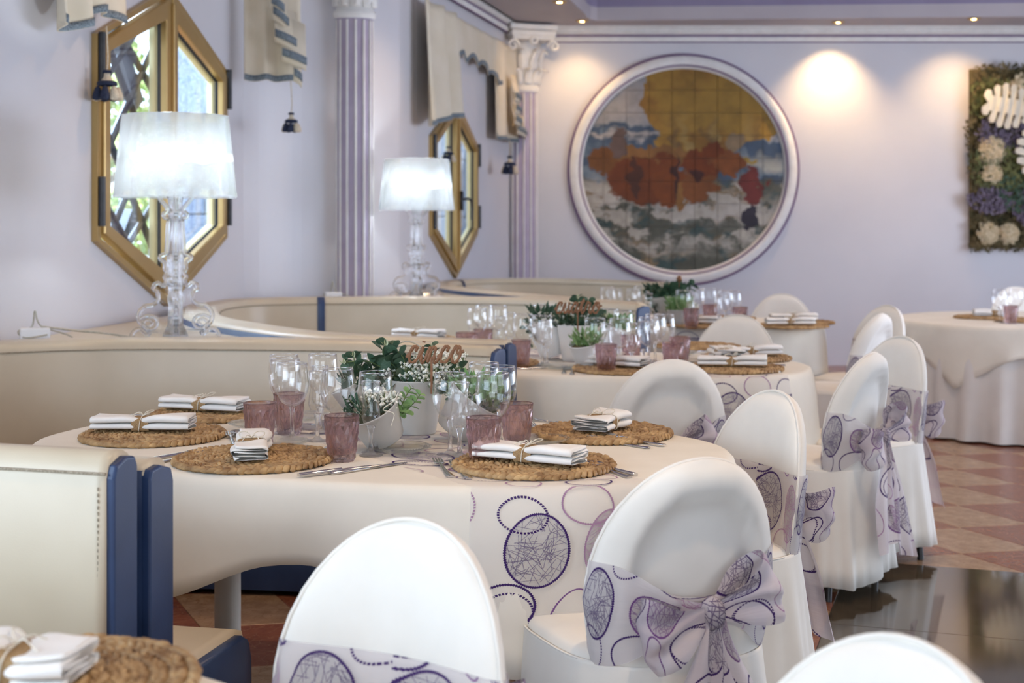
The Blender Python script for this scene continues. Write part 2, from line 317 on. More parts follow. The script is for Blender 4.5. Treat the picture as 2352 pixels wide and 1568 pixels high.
# ------------------------------------------------------------------ print generated for the sheer fabric (rings, dotted rings, hatching)
def fabric_print(S=1400, W=0.62):
    rng = np.random.RandomState(3)
    ink = np.zeros((S, S, 3), np.float32); al = np.zeros((S, S), np.float32)
    yy, xx = np.mgrid[0:S, 0:S].astype(np.float32)/S*W
    dark = np.array([0.045, 0.018, 0.12]); mid = np.array([0.17, 0.07, 0.23]); pink = np.array([0.34, 0.16, 0.32])
    def ring(cx, cy, a, b, ang, c, wd=0.0022, style='line', fill=0):
        R = int((max(a, b)+0.006)/W*S)+2; i0, j0 = int(cy/W*S), int(cx/W*S)
        ii = np.arange(i0-R, i0+R); jj = np.arange(j0-R, j0+R); ix = np.ix_(ii % S, jj % S)
        dy = (ii/S*W-cy)[:, None].astype(np.float32); dx = (jj/S*W-cx)[None, :].astype(np.float32)
        I = ink[ix]; A = al[ix]
        def put(mask, col, op=1.0):
            a_ = np.clip(mask, 0, 1)*op; k = a_[..., None]
            I[:] = I*(1-k)+col*k; A[:] = np.maximum(A, a_)
        cc, ss = math.cos(ang), math.sin(ang)
        u = dx*cc+dy*ss; v = -dx*ss+dy*cc
        q = np.sqrt((u/a)**2+(v/b)**2)+1e-6; d = (q-1)*np.sqrt(u*u+v*v)/q; th = np.arctan2(v/b, u/a)
        wd *= 1.35
        if fill:
            ins = (q < 1)
            put(ins*1.0, c*0.6+0.4*np.array([.45, .35, .5]), 0.22 if fill == 1 else 0.34)
            for k in range(110):
                x0 = (rng.rand()-.5)*1.9*a; y0 = (rng.rand()-.5)*1.9*b; t = rng.rand()*PI; l = 0.012+rng.rand()*0.02
                if (x0/a)**2+(y0/b)**2 > 1: continue
                X0 = x0*cc-y0*ss; Y0 = x0*ss+y0*cc; X = dx-X0; Y = dy-Y0
                al_ = X*math.cos(t)+Y*math.sin(t); pe = -X*math.sin(t)+Y*math.cos(t)
                m_ = ins & (np.abs(al_) < l) & (np.abs(pe) < 0.0006)
                I[m_] = I[m_]*0.15+c*0.85; A[m_] = 0.85
        if style == 'dot':
            n = int(2*PI*math.sqrt((a*a+b*b)/2)/0.0058); ph = (th/(2*PI)*n) % 1-0.5
            m_ = (np.abs(d) < wd*0.85) & (np.abs(ph) < 0.34)
        else:
            n = int(2*PI*math.sqrt((a*a+b*b)/2)/0.0045); m_ = np.abs(d) < wd*(0.75+0.25*np.cos(th*n))
        put(m_*1.0, c, 1.0 if c is not pink else 0.9)
        ink[ix] = I; al[ix] = A
    ring(0.10, 0.13, 0.058, 0.078, 0.1, dark, fill=1)
    ring(0.235, 0.12, 0.045, 0.074, 0.25, pink, 0.0016, fill=2)
    ring(0.36, 0.14, 0.055, 0.070, -0.3, dark, fill=1)
    ring(0.50, 0.115, 0.048, 0.066, 0.2, mid, 0.0018, fill=2)
    ring(0.075, 0.055, 0.045, 0.036, 0.2, dark, 0.0019, 'dot')
    ring(0.20, 0.035, 0.052, 0.040, 0.1, pink, 0.0018)
    ring(0.325, 0.055, 0.046, 0.042, 0.0, dark, 0.002, 'dot')
    ring(0.45, 0.035, 0.050, 0.038, -0.2, dark, 0.0021)
    ring(0.57, 0.05, 0.036, 0.05, 0.5, pink, 0.0016, 'dot')
    ring(0.05, 0.255, 0.042, 0.036, 0.4, dark, 0.0019, 'dot'); ring(0.045, 0.245, 0.050, 0.046, 0.2, dark)
    ring(0.155, 0.265, 0.028, 0.058, 0.5, mid, 0.0016); ring(0.245, 0.255, 0.027, 0.050, 0.7, dark, 0.0021)
    ring(0.25, 0.25, 0.033, 0.040, 0.2, dark, 0.0018, 'dot')
    ring(0.345, 0.28, 0.05, 0.034, 0.3, pink, 0.0016); ring(0.44, 0.245, 0.030, 0.048, -0.4, dark, 0.0018, 'dot')
    ring(0.54, 0.25, 0.05, 0.04, 0.3, dark, 0.0021)
    ring(0.105, 0.375, 0.052, 0.060, -0.2, mid, fill=2); ring(0.23, 0.375, 0.055, 0.056, 0.3, dark, fill=1)
    ring(0.365, 0.395, 0.046, 0.062, 0.2, pink, 0.0016, fill=1); ring(0.49, 0.375, 0.055, 0.070, 0.1, dark, fill=1)
    ring(0.585, 0.35, 0.03, 0.05, -0.3, pink, 0.0015)
    ring(0.06, 0.49, 0.046, 0.040, 0, dark, 0.0018, 'dot'); ring(0.17, 0.49, 0.05, 0.038, 0.4, dark, 0.0022)
    ring(0.29, 0.50, 0.034, 0.048, -0.5, pink, 0.0016); ring(0.39, 0.505, 0.048, 0.036, 0.3, dark, 0.0018, 'dot'); ring(0.52, 0.51, 0.04, 0.05, 0.6, mid, 0.0018)
    ring(0.10, 0.57, 0.03, 0.046, 0.6, pink, 0.0016); ring(0.23, 0.575, 0.05, 0.034, -0.2, dark, 0.002); ring(0.45, 0.575, 0.04, 0.034, 0.1, dark, 0.0021)
    img = bpy.data.images.new('ring_print', S, S, alpha=True); buf = np.ones((S, S, 4), np.float32)
    base = np.array([0.80, 0.77, 0.78]); k = al[..., None]
    lin = base*(1-k)+ink*k
    buf[..., :3] = np.where(lin <= 0.0031308, lin*12.92, 1.055*np.power(np.maximum(lin, 1e-6), 1/2.4)-0.055); buf[..., 3] = 0.0+al
    img.pixels.foreach_set(buf.ravel()); img.alpha_mode = 'CHANNEL_PACKED'; img.pack(); return img, W
PRINT, PRINT_W = fabric_print()
def sheer(name, density, rot=0.0, tint=(1, 1, 1)):
    m = bpy.data.materials.new(name); m.use_nodes = True; b = m.node_tree.nodes['Principled BSDF']
    uv = N(m, 'ShaderNodeUVMap'); uv.uv_map = 'print'; mp = N(m, 'ShaderNodeMapping'); mp.inputs['Scale'].default_value = (1/PRINT_W, 1/PRINT_W, 1); mp.inputs['Rotation'].default_value = (0, 0, rot)
    t = N(m, 'ShaderNodeTexImage'); t.image = PRINT; t.extension = 'REPEAT'
    L(m, uv.outputs[0], mp.inputs['Vector']); L(m, mp.outputs[0], t.inputs['Vector'])
    tm = N(m, 'ShaderNodeMixRGB', blend_type='MULTIPLY'); tm.inputs[0].default_value = 1; tm.inputs[2].default_value = (*tint, 1); L(m, t.outputs['Color'], tm.inputs[1]); L(m, tm.outputs[0], b.inputs['Base Color'])
    b.inputs['Roughness'].default_value = 0.75; b.inputs['Specular IOR Level'].default_value = 0.2
    a = N(m, 'ShaderNodeMapRange'); a.inputs[3].default_value = density; a.inputs[4].default_value = 1.0
    L(m, t.outputs['Alpha'], a.inputs[0]); L(m, a.outputs[0], b.inputs['Alpha'])
    nz = N(m, 'ShaderNodeTexNoise'); nz.inputs['Scale'].default_value = 40; bp = N(m, 'ShaderNodeBump'); bp.inputs['Strength'].default_value = 0.25; bp.inputs['Distance'].default_value = 0.004
    mp2 = N(m, 'ShaderNodeMapping'); mp2.inputs['Scale'].default_value = (0.3, 3, 1); L(m, uv.outputs[0], mp2.inputs['Vector']); L(m, mp2.outputs[0], nz.inputs['Vector'])
    L(m, nz.outputs[0], bp.inputs['Height']); L(m, bp.outputs[0], b.inputs['Normal']); return m
M['runner'] = sheer('sheer_ring_runner', 0.22, tint=(0.97, 0.95, 0.93))
M['sash'] = sheer('sheer_ring_sash', 0.5, tint=(0.90, 0.86, 0.86))
M['bow'] = sheer('sheer_ring_bow', 0.70, tint=(0.80, 0.73, 0.74))
# ================================================================== ROOM
YB = 13.2; SOF = 3.14
def w1x(Y): return -2.99+0.165*Y
def w2x(Y): return -2.954+0.225*Y
# floor: mortar bed with the laid tiles as parts
mb = MB(); mb.poly([[(-3.6, -4), (6.9, -4), (6.9, 13.5), (-3.6, 13.5)]], -0.12, -0.012)
floor = struct('floor', mb, M['concrete'])
O_ = Vector((1.805, 5.71)); eA = Vector((0.335, 0.070)); eB = Vector((-0.190, 0.415))
slab_poly = []
sd = Vector((0.311, 0.950)); sp = Vector((0.950, -0.311)); S0 = Vector((1.33, 5.60)); SW = 0.93
def in_slab(p, m=0.0):
    q = p-S0; return q.dot(sp) > -m and q.dot(sd) < m
def clip_poly(poly, nrm, d):                 # keep side where p.nrm <= d
    out = []
    for i in range(len(poly)):
        a, b = poly[i], poly[(i+1) % len(poly)]; fa, fb = a.dot(nrm)-d, b.dot(nrm)-d
        if fa <= 0: out.append(a)
        if (fa < 0 < fb) or (fb < 0 < fa): out.append(a+(b-a)*(fa/(fa-fb)))
    return out
def prism(mb, poly, z0, z1, inset=0.0, top_in=0.002):
    c = sum(poly, Vector((0, 0)))/len(poly)
    n = len(poly)
    def sh(p, k): return p+(c-p).normalized()*k
    r0 = [(*sh(p, inset), z0) for p in poly]; r1 = [(*sh(p, inset), z1-top_in*0.6) for p in poly]; r2 = [(*sh(p, inset+top_in*1.6), z1) for p in poly]
    mb.add(r0+r1+r2, [(i, (i+1) % n, (i+1) % n+n, i+n) for i in range(n)]+[(i+n, (i+1) % n+n, (i+1) % n+2*n, i+2*n) for i in range(n)]+[tuple(range(2*n, 3*n))])
cells = []
for i in range(-26, 26):
    for j in range(-26, 26):
        P = O_+eA*i+eB*j; q = [P, P+eA, P+eA+eB, P+eB]; c = P+(eA+eB)*0.5
        if not (-3.3 < c.x < 6.7 and -2.5 < c.y < 13.1): continue
        whole = True
        if all(in_slab(v, 0.0) for v in q): continue
        if any(in_slab(v, 0.0) for v in q):
            a_ = clip_poly(q, sp, S0.dot(sp)); b2 = clip_poly(q, -sd, -S0.dot(sd))
            # the L-shaped remainder: left of the border line, or beyond its far line
            pieces = []
            if len(a_) > 2: pieces.append(a_)
            r_ = clip_poly(b2, -sp, -S0.dot(sp)) if len(b2) > 2 else []
            if len(r_) > 2: pieces.append(r_)
            cells.append((c, pieces, (i+j) % 2, False)); continue
        cells.append((c, [q], (i+j) % 2, True))
def vis(c):
    if c.y < 3.2: return 0
    px = 1176+c.x*F/c.y; py = HZ+CH*F/c.y
    return 1 if (1690 < px < 2480 and 880 < py < 1700) else 0
cells.sort(key=lambda e: e[0].length)
tl = {}
for k_, mm in ((0, 'tile_light'), (1, 'tile_red')):
    mb = MB(); q = [Vector((0, 0)), eA.copy(), eA+eB, eB.copy()]; cc = (eA+eB)*0.5
    prism(mb, [v-cc for v in q], -0.012, 0.0, 0.0012); tl[k_] = mb.mesh('tile', M[mm], False)
nt = 0; rest = {0: MB(), 1: MB()}
for c, pcs, k_, whole in cells:
    if vis(c) and nt < 240:
        if whole:
            link('tile', tl[k_], floor, loc=(c.x, c.y, 0)); nt += 1
        else:
            for pc in pcs:
                mb = MB(); prism(mb, [v-c for v in pc], -0.012, 0.0, 0.0012)
                link('tile', mb.mesh('tile', M['tile_light' if k_ == 0 else 'tile_red'], False), floor, loc=(c.x, c.y, 0)); nt += 1
    else:
        for pc in pcs: prism(rest[k_], pc, -0.012, 0.0, 0.0012)
for k_ in (0, 1):
    o = part('tile_field', rest[k_], M['tile_light' if k_ == 0 else 'tile_red'], floor, False); o['kind'] = 'stuff'
for i in range(0, 6):
    for j in range(0, 8):
        a = S0+sp*(i*SW)-sd*(j*SW); q = [a, a+sp*SW, a+sp*SW-sd*SW, a-sd*SW]
        if a.x > 6.3 or a.y < -2.5 or any(v.x > 6.75 for v in q): continue
        c = sum(q, Vector((0, 0)))/4; mb = MB(); prism(mb, [v-c for v in q][::-1], -0.012, 0.0005, 0.0008, 0.0012)
        link('marble_slab', mb.mesh('marble_slab', M['slab'], False), floor, loc=(c.x, c.y, 0))

def wallpanel(mb, a, b, z0=0.0, z1=SOF+0.5, th=0.2, hole=None):
    """vertical wall from plan point a to b; room side is to the right of a->b; hole = loop of (s, z)"""
    a = Vector(a); b = Vector(b); d = b-a; Ln = d.length; t = d/Ln; nout = Vector((-t.y, t.x))
    loops = [[(0, z0), (Ln, z0), (Ln, z1), (0, z1)]]
    if hole: loops.append(hole)
    L3 = [[Vector((p[0], p[1], 0)) for p in lp] for lp in loops]; tris = tessellate_polygon(L3); fl = [p for lp in L3 for p in lp]
    def W(p, off): q = a+t*p.x+nout*off; return (q.x, q.y, p.y)
    mb.add([W(p, 0) for p in fl], [tuple(x) for x in tris]); mb.add([W(p, th) for p in fl], [tuple(x)[::-1] for x in tris])
    for lp in L3:
        n = len(lp); mb.add([W(p, 0) for p in lp]+[W(p, th) for p in lp], [(i, (i+1) % n, (i+1) % n+n, i+n) for i in range(n)])
    return mb
# windows: hexagon tall shape (s along wall, z)
def hexa(s0, s1, zc, hs, ha, grow=0.0):
    m_ = (s0+s1)/2; g = grow
    return [(s0-g, zc-hs-g*0.3), (m_, zc-ha-g*1.15), (s1+g, zc-hs-g*0.3), (s1+g, zc+hs+g*0.3), (m_, zc+ha+g*1.15), (s0-g, zc+hs+g*0.3)]
A1 = Vector((w1x(5.3), 5.3)); B1 = Vector((w1x(8.45), 8.45)); t1 = (B1-A1).normalized()
def s1_of(px):
    k = (px-1176)/F; Y = 2.99/(0.165-k) if False else -2.99/(k-0.165); return (Vector((w1x(Y), Y))-A1).length
W1s0, W1s1 = s1_of(211), s1_of(511)
A2 = Vector((w2x(10.1), 10.1)); B2 = Vector((w2x(13.13), 13.13)); t2 = (B2-A2).normalized()
def s2_of(px):
    k = (px-1176)/F; Y = -2.954/(k-0.225); return (Vector((w2x(Y), Y))-A2).length
W2s0, W2s1 = s2_of(985), s2_of(1090)
h1 = hexa(W1s0, W1s1, 1.717, 0.472, 0.815); h2 = hexa(W2s0, W2s1, 1.597, 0.3625, 0.70)
mb = MB()
wallpanel(mb, (-3.35, -4.0), (-3.35, -1.6)); wallpanel(mb, (-3.35, -1.6), (-3.2, 2.3), 0, 0.55); wallpanel(mb, (-3.35, -1.6), (-3.2, 2.3), 2.6, 3.6)
wallpanel(mb, (-3.2, 2.3), (-2.85, 3.4)); wallpanel(mb, (-2.85, 3.4), (-2.48, 4.85)); wallpanel(mb, (-2.48, 4.85), tuple(A1))
wallpanel(mb, tuple(A1), tuple(B1), th=0.05, hole=h1)
cv = cat([(B1.x, B1.y, 0), (-1.49, 8.62, 0), (-1.30, 8.80, 0), (-1.04, 8.97, 0)], 4)
for i in range(len(cv)-1): wallpanel(mb, cv[i].xy, cv[i+1].xy)
cv2 = [Vector((-1.04, 8.97, 0)), Vector((-0.96, 9.05, 0)), Vector((-0.76, 9.6, 0)), Vector((-0.683, 10.1, 0))]
for i in range(len(cv2)-1): wallpanel(mb, cv2[i].xy, cv2[i+1].xy)
wallpanel(mb, tuple(A2), tuple(B2), th=0.05, hole=h2)
wl = struct('wall_left', mb, M['wall'], fix=True)
mb = MB(); wallpanel(mb, (-0.15, YB), (7.0, YB)); struct('wall_back', mb, M['wall'], fix=True)
mb = MB(); wallpanel(mb, (6.8, YB), (6.8, 10.4)); wallpanel(mb, (6.8, 10.4), (6.8, 2.4), 0, 0.5); wallpanel(mb, (6.8, 10.4), (6.8, 2.4), 2.6, 3.6); wallpanel(mb, (6.8, 2.4), (6.8, -4)); struct('wall_right', mb, M['wall'], fix=True)
mb = MB(); wallpanel(mb, (6.8, -4), (3.9, -4)); wallpanel(mb, (3.9, -4), (-1.5, -4), 0, 0.4); wallpanel(mb, (3.9, -4), (-1.5, -4), 2.8, 3.6); wallpanel(mb, (-1.5, -4), (-3.35, -4)); struct('wall_rear', mb, M['wall'], fix=True)
# ceiling: soffit with a raised tray
hole = [(0.766, 12.77), (0.70, 12.70), (0.66, 12.55), (0.63, 12.35), (0.475, 11.6), (-1.7, 0.0), (-1.7, -2.5), (5.6, -2.5), (5.6, 12.45)]
mb = MB(); mb.poly([[(-3.6, -4.2), (7.0, -4.2), (7.0, 13.4), (-0.1, 13.4), (-0.8, 10.1), (-1.2, 9.1), (-1.72, 8.5), (-2.25, 5.3), (-3.0, 3.4), (-3.6, 2.0)], hole], SOF, SOF+0.12)
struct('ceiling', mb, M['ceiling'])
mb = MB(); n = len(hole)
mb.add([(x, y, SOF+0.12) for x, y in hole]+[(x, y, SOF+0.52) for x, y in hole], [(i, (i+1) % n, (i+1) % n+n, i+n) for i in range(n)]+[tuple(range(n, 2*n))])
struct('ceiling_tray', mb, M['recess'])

# cornices: profile swept on a line; profile (out, z)
def sweep(mb, a, b, prof):
    a = Vector(a); b = Vector(b); t = (b-a).normalized(); nin = Vector((t.y, -t.x)); rows = []
    for p in (a, b): rows.append([(p.x+nin.x*o, p.y+nin.y*o, z) for o, z in prof])
    mb.grid(rows); mb.fan(rows[0]); mb.fan(rows[1][::-1])
def cornice(idx, a, b, z0):
    body = MB(); sweep(body, a, b, [(0, z0), (0.018, z0), (0.022, z0+0.012), (0.022, z0+0.040), (0.012, z0+0.048), (0.012, z0+0.062), (0.03, z0+0.066), (0.055, z0+0.085), (0.06, z0+0.11), (0.085, z0+0.125), (0.09, SOF), (0, SOF)])
    s = struct('trim_%d' % idx, body, M['plaster'])
    ln = MB(); sweep(ln, a, b, [(0.0, z0+0.047), (0.015, z0+0.047), (0.015, z0+0.063), (0, z0+0.063)]); sweep(ln, a, b, [(0, z0-0.010), (0.012, z0-0.010), (0.012, z0), (0, z0)])
    part('painted_line', ln, M['purple'], s, False)
    A_ = Vector(a); B_ = Vector(b); t = (B_-A_).normalized(); nin = Vector((t.y, -t.x)); Ln = (B_-A_).length
    dn = MB(); k = 0
    while k*0.06 < Ln-0.03:
        c = A_+t*(k*0.06+0.03)+nin*0.05
        rot = Matrix.Rotation(math.atan2(t.y, t.x), 3, 'Z'); dn.box((c.x, c.y, z0+0.098), (0.034, 0.028, 0.022), rot); k += 1
    d = part('dentil_row', dn, M['plaster'], s, False); d['kind'] = 'stuff'
    return s
cornice(1, (0.2, YB), (6.8, YB), 3.003)
ca = Vector((w2x(8.2)+0.02, 8.2)); cb = Vector((w2x(13.0)+0.02, 13.0))
mb = MB(); sweep(mb, ca, cb, [(-0.25, 3.05), (0.0, 3.05), (0.0, SOF), (-0.25, SOF)]); struct('trim_2', mb, M['wall'])
cornice(3, ca, cb, 3.045)

# ------------------------------------------------------------------ pilasters
def pilaster(label, x, y, wd, z_cap, rz, nfl, shaft_mat):
    t = thing('column', label, 'column', (x, y, 0), rz)
    # fluted shaft: lilac core with cream ribs
    core = MB(); hw = wd/2
    def prof(z): return [(-hw*math.cos(a), -hw*0.55*math.sin(a), z) for a in [PI*i/24 for i in range(25)]]
    core.grid([prof(0.0), prof(z_cap)]); part('shaft', core, shaft_mat, t)
    for i in range(nfl):
        a = PI*(i+0.5)/nfl; a = 0.5*PI+(a-0.5*PI)*1.08
        cx, cy = -hw*math.cos(a), -hw*0.55*math.sin(a); r = wd*0.034
        mb = MB(); ring = [(cx+r*math.cos(2*PI*k/8), cy-0.004+r*0.9*math.sin(2*PI*k/8)) for k in range(8)]
        mb.grid([[(p[0], p[1], 0.0) for p in ring], [(p[0], p[1], z_cap-0.01) for p in ring]], closed_u=True); part('rib', mb, M['plaster'], t)
    # capital
    H0, H1 = z_cap, SOF-0.02; hh = H1-H0
    nk = MB(); pr = [(wd*0.56, 0), (wd*0.60, 0.02), (wd*0.58, 0.045), (wd*0.53, 0.05), (wd*0.53, 0.16), (wd*0.56, 0.30), (wd*0.66, 0.42*hh/0.55), (wd*0.80, hh-0.14)]
    nk.grid([[(-r*math.cos(PI*i/20), -r*0.62*math.sin(PI*i/20), H0+z) for i in range(21)] for r, z in pr]); part('capital_bell', nk, M['plaster'], t)
    ab = MB()
    for s_, z_, h_ in ((1.0, hh-0.125, 0.035), (1.08, hh-0.085, 0.05), (1.16, hh-0.03, 0.05)):
        ab.box((0, -wd*0.42, H0+z_), (wd*1.62*s_, wd*1.02*s_, h_))
    bev(part('abacus', ab, M['plaster'], t, False), 0.008)
    n_l = 0
    for tier, (zb, hgt, rr, cnt, wl_) in enumerate(((0.07, 0.17, 0.545, 5, 0.34), (0.20, 0.22, 0.60, 4, 0.40))):
        for i in range(cnt):
            a = PI*(i+0.5)/cnt; lf = MB(); rows = []
            for u in range(9):
                v = u/8; out = rr+0.03+0.30*v**3; z = zb+hgt*(v if v < .85 else .85-(v-.85)*1.2)
                w_ = wl_*wd*0.5*math.sin(min(1, v*1.05+0.25)*PI*0.88)*(1+0.22*math.cos(v*PI*7))
                row = []
                for c in range(7):
                    s_ = (c-3)/3; dx = s_*w_; o = wd*out-abs(s_)*0.012+(0.012 if c == 3 else 0)
                    ca_, sa_ = math.cos(a), math.sin(a)
                    row.append((-o*ca_-dx*sa_*-1, -o*0.62*sa_-dx*ca_*0.62*1.0, H0+z))
                rows.append(row)
            lf.grid(rows); o = part('acanthus_leaf', lf, M['plaster'], t)
            m_ = o.modifiers.new('s', 'SOLIDIFY'); m_.thickness = 0.012; m_.offset = 0
    for sx in (-1, 0, 1):                    # corner scrolls
        vo = MB(); pts = []
        for k in range(26):
            a = k/25*2.6*PI; r = 0.055*(1-k/25*0.82); pts.append((sx*wd*0.72+sx*(0.02-r*math.cos(a))*1.0 if sx else 0.0+(0.0), -wd*(0.86 if sx else 0.92)-(0 if sx else 0.0)-abs(r*math.sin(a))*0.1, H0+hh-0.20+r*math.sin(a)+(0 if sx else 0.02)))
        if sx == 0:
            pts = [(0.03*math.cos(a), -wd*0.93, H0+hh-0.15+0.03*math.sin(a)) for a in [2*PI*k/12 for k in range(13)]]
        vo.tube(pts, 0.014, 6); part('scroll' if sx else 'rosette', vo, M['plaster'], t)
    return t
pilaster('lilac fluted column between the two windows, behind the second lamp', -0.985, 8.90, 0.225, 2.60, 0.20, 7, M['lilac'])
pilaster('lilac fluted corner column with an ornate white capital beside the round tile picture', 0.115, 13.04, 0.245, 2.52, 0.38, 6, M['lilac'])

# ------------------------------------------------------------------ windows
def window(idx, A, t, s0, s1, zc, hs, ha, handle, label):
    """gold hexagonal double casement; local x along the wall, y outwards"""
    root = bpy.data.objects.new('window_%d' % idx, None); COL.objects.link(root); root['kind'] = 'structure'; root['label'] = label
    root.location = (A.x, A.y, 0); root.rotation_euler = (0, 0, math.atan2(t.y, t.x))
    def loop(g): return hexa(s0, s1, zc, hs, ha, g)
    def band(name, go, gi, y0, y1, m, par=root):
        o_, i_ = loop(go), loop(gi); mb = MB()
        v = [(x, y0, z) for x, z in o_]+[(x, y0, z) for x, z in i_]+[(x, y1, z) for x, z in o_]+[(x, y1, z) for x, z in i_]
        f = []
        for i in range(6):
            j = (i+1) % 6; f += [(i, j, j+6, i+6), (i+12, i+18, j+18, j+12), (i, i+12, j+12, j), (i+6, j+6, j+18, i+18)]
        mb.add(v, f); return part(name, mb, m, par, False, fix=True)
    k = (s1-s0)/1.6
    band('outer_frame', 0.004, -0.030*k, -0.03, 0.035, M['gold'])
    m_ = (s0+s1)/2
    for side in (0, 1):                      # two sashes
        def half(g):
            a_, b_ = (s0+0.04*k+g, m_-0.012*k-g) if side == 0 else (m_+0.012*k+g, s1-0.04*k-g)
            sl = (ha-hs)/((s1-s0)/2); e = a_ if side == 0 else b_
            zo = hs+sl*(abs((s0 if side == 0 else s1)-e))-0.045*k-g*1.05; zi = hs+sl*((s1-s0)/2-abs(m_-(b_ if side == 0 else a_)))-0.045*k-g*1.6
            pts = [(a_, zc-(zo if side == 0 else zi)), (b_, zc-(zi if side == 0 else zo)), (b_, zc+(zi if side == 0 else zo)), (a_, zc+(zo if side == 0 else zi))]
            return pts
        for nm, g0, g1, y0, y1, mm in (('sash', 0.0, 0.060*k, -0.045, 0.0, M['gold']), ('gasket', 0.056*k, 0.066*k, -0.02, 0.004, M['black']), ('reveal', 0.052*k, 0.064*k, 0.002, 0.048*k, M['reveal'])):
            o_, i_ = half(g0), half(g1); mb = MB()
            v = [(x, y0, z) for x, z in o_]+[(x, y0+(0.0 if nm == 'sash' else 0.02), z) for x, z in i_]+[(x, y1, z) for x, z in o_]+[(x, y1, z) for x, z in i_]; f = []
            for i in range(4):
                j = (i+1) % 4; f += [(i, j, j+4, i+4), (i+8, i+12, j+12, j+8), (i, i+8, j+8, j), (i+4, j+4, j+12, i+12)]
            mb.add(v, f); so = part(nm, mb, mm, root, False, fix=True)
            if nm == 'sash': bev(so, 0.006*k)
        # pale reveal strip seen beside the glass on the far upright
        gp = half(0.058*k); mb = MB(); mb.add([(x, 0.036*k, z) for x, z in gp]+[(x, 0.041*k, z) for x, z in gp], [(3, 2, 1, 0), (4, 5, 6, 7)]+[(i, (i+1) % 4, (i+1) % 4+4, i+4) for i in range(4)])
        part('pane', mb, M['pane'], root, False)
        xs = s0+0.01 if side == 0 else s1-0.01
        for dz in (-0.62, 0.78):
            mb = MB(); mb.tube([(xs, -0.045, zc+hs*dz-0.085*k*1.3), (xs, -0.045, zc+hs*dz+0.085*k*1.3)], 0.016*k, 10); part('hinge', mb, M['black'], root)
    mb = MB(); mb.box((m_, -0.052, zc), (0.03*k, 0.02, 2*ha-0.16*k)); bev(part('meeting_stile', mb, M['gold'], root, False), 0.005)
    if handle:
        mb = MB(); mb.box((m_, -0.07, zc-0.10), (0.035, 0.02, 0.15)); mb.tube([(m_, -0.075, zc-0.09), (m_+0.02, -0.12, zc-0.085), (m_+0.09, -0.125, zc-0.10), (m_+0.10, -0.125, zc-0.16), (m_+0.10, -0.125, zc-0.25)], 0.011, 8)
        part('handle', mb, M['black'], root)
    # lattice grille outside
    gr = MB()
    if idx == 1:
        yl = 0.10
        def clampline(x0, z0, x1, z1):
            gr.tube([(x0, yl, z0), (x1, yl, z1)], 0.021, 6)
        for dx in (-0.50, 0.06, 0.62, 1.18): clampline(s0+dx+0.55, zc-0.85, s0+dx-0.55, zc+0.45); clampline(s0+dx-0.55, zc-0.85, s0+dx+0.55, zc+0.45) if False else None
        for c0 in (-0.75, -0.25, 0.25, 0.75):
            clampline(s0+0.02, zc+c0, s0+0.78, zc+c0-0.62); clampline(s0+0.02, zc+c0-0.3, s0+0.78, zc+c0+0.32)
        gr.v = []; gr.f = []
        for q in range(6): c0 = 1.25-q*0.44; clampline(s0+0.05, zc+c0, s0+1.05, zc+c0-1.05); clampline(s0+0.05, zc-c0, s0+1.05, zc-c0+1.05)
        gr.v = [(x, y, min(max(z, zc-0.85), zc+0.85)) for x, y, z in gr.v]
        part('grille', gr, M['black'], root)
        bm_ = MB(); bm_.box((s0+0.52, 0.15, zc+0.60), (0.10, 0.06, 0.95), Matrix.Rotation(-0.62, 3, 'Y')); bm_.box((s0+0.60, 0.19, zc-0.62), (0.10, 0.06, 0.7), Matrix.Rotation(0.70, 3, 'Y'))
        part('brace', bm_, M['beam'], root, False)
    return root
window(1, A1, t1, W1s0, W1s1, 1.717, 0.472, 0.815, False, 'large gold hexagonal window behind the near lamp, garden foliage outside')
window(2, A2, t2, W2s0, W2s1, 1.597, 0.3625, 0.70, True, 'far gold hexagonal window under the scalloped curtain')

# ------------------------------------------------------------------ outside the windows
mb = MB(); mb.poly([[(-18, 4), (-2.6, 4), (-1.5, 9.4), (-1.0, 24), (-18, 24)]], -0.5, -0.3); g0 = part('garden_ground', mb, M['earth'], None, False); g0['kind'] = 'structure'
def stonewall(a, b, z1, label):
    t = thing('stone_wall', label, 'wall', (0, 0, 0)); a = Vector(a); b = Vector(b); d = (b-a); Ln = d.length; u = d/Ln; rot = Matrix.Rotation(math.atan2(u.y, u.x), 3, 'Z')
    mb = MB(); c = (a+b)/2; mb.box((c.x, c.y, z1/2-0.15), (Ln-0.02, 0.16, z1+0.28), rot); part('wall_core', mb, M['beam'], t, False)
    z = -0.3; k = 0; hh = 0.56
    while z < z1-0.05:
        x = -(k % 2)*0.35
        while x < Ln:
            x0, x1 = max(0, x), min(Ln, x+0.9)
            if x1-x0 > 0.05:
                m2 = MB(); h2_ = min(hh, z1-z); cc = a+u*((x0+x1)/2); m2.box((0, 0, 0), (x1-x0-0.008, 0.20, h2_-0.008), rot)
                o = part('granite_block', m2, M['granite'], t, False, loc=(cc.x, cc.y, z+h2_/2)); bev(o, 0.006, 1)
            x += 0.9
        z += hh; k += 1
stonewall((-2.42, 9.75), (-1.55, 9.15), 3.6, 'blue grey granite block wall outside the near window')
stonewall((-1.05, 13.9), (-0.2, 14.3), 3.6, 'blue grey granite block wall outside the far window')
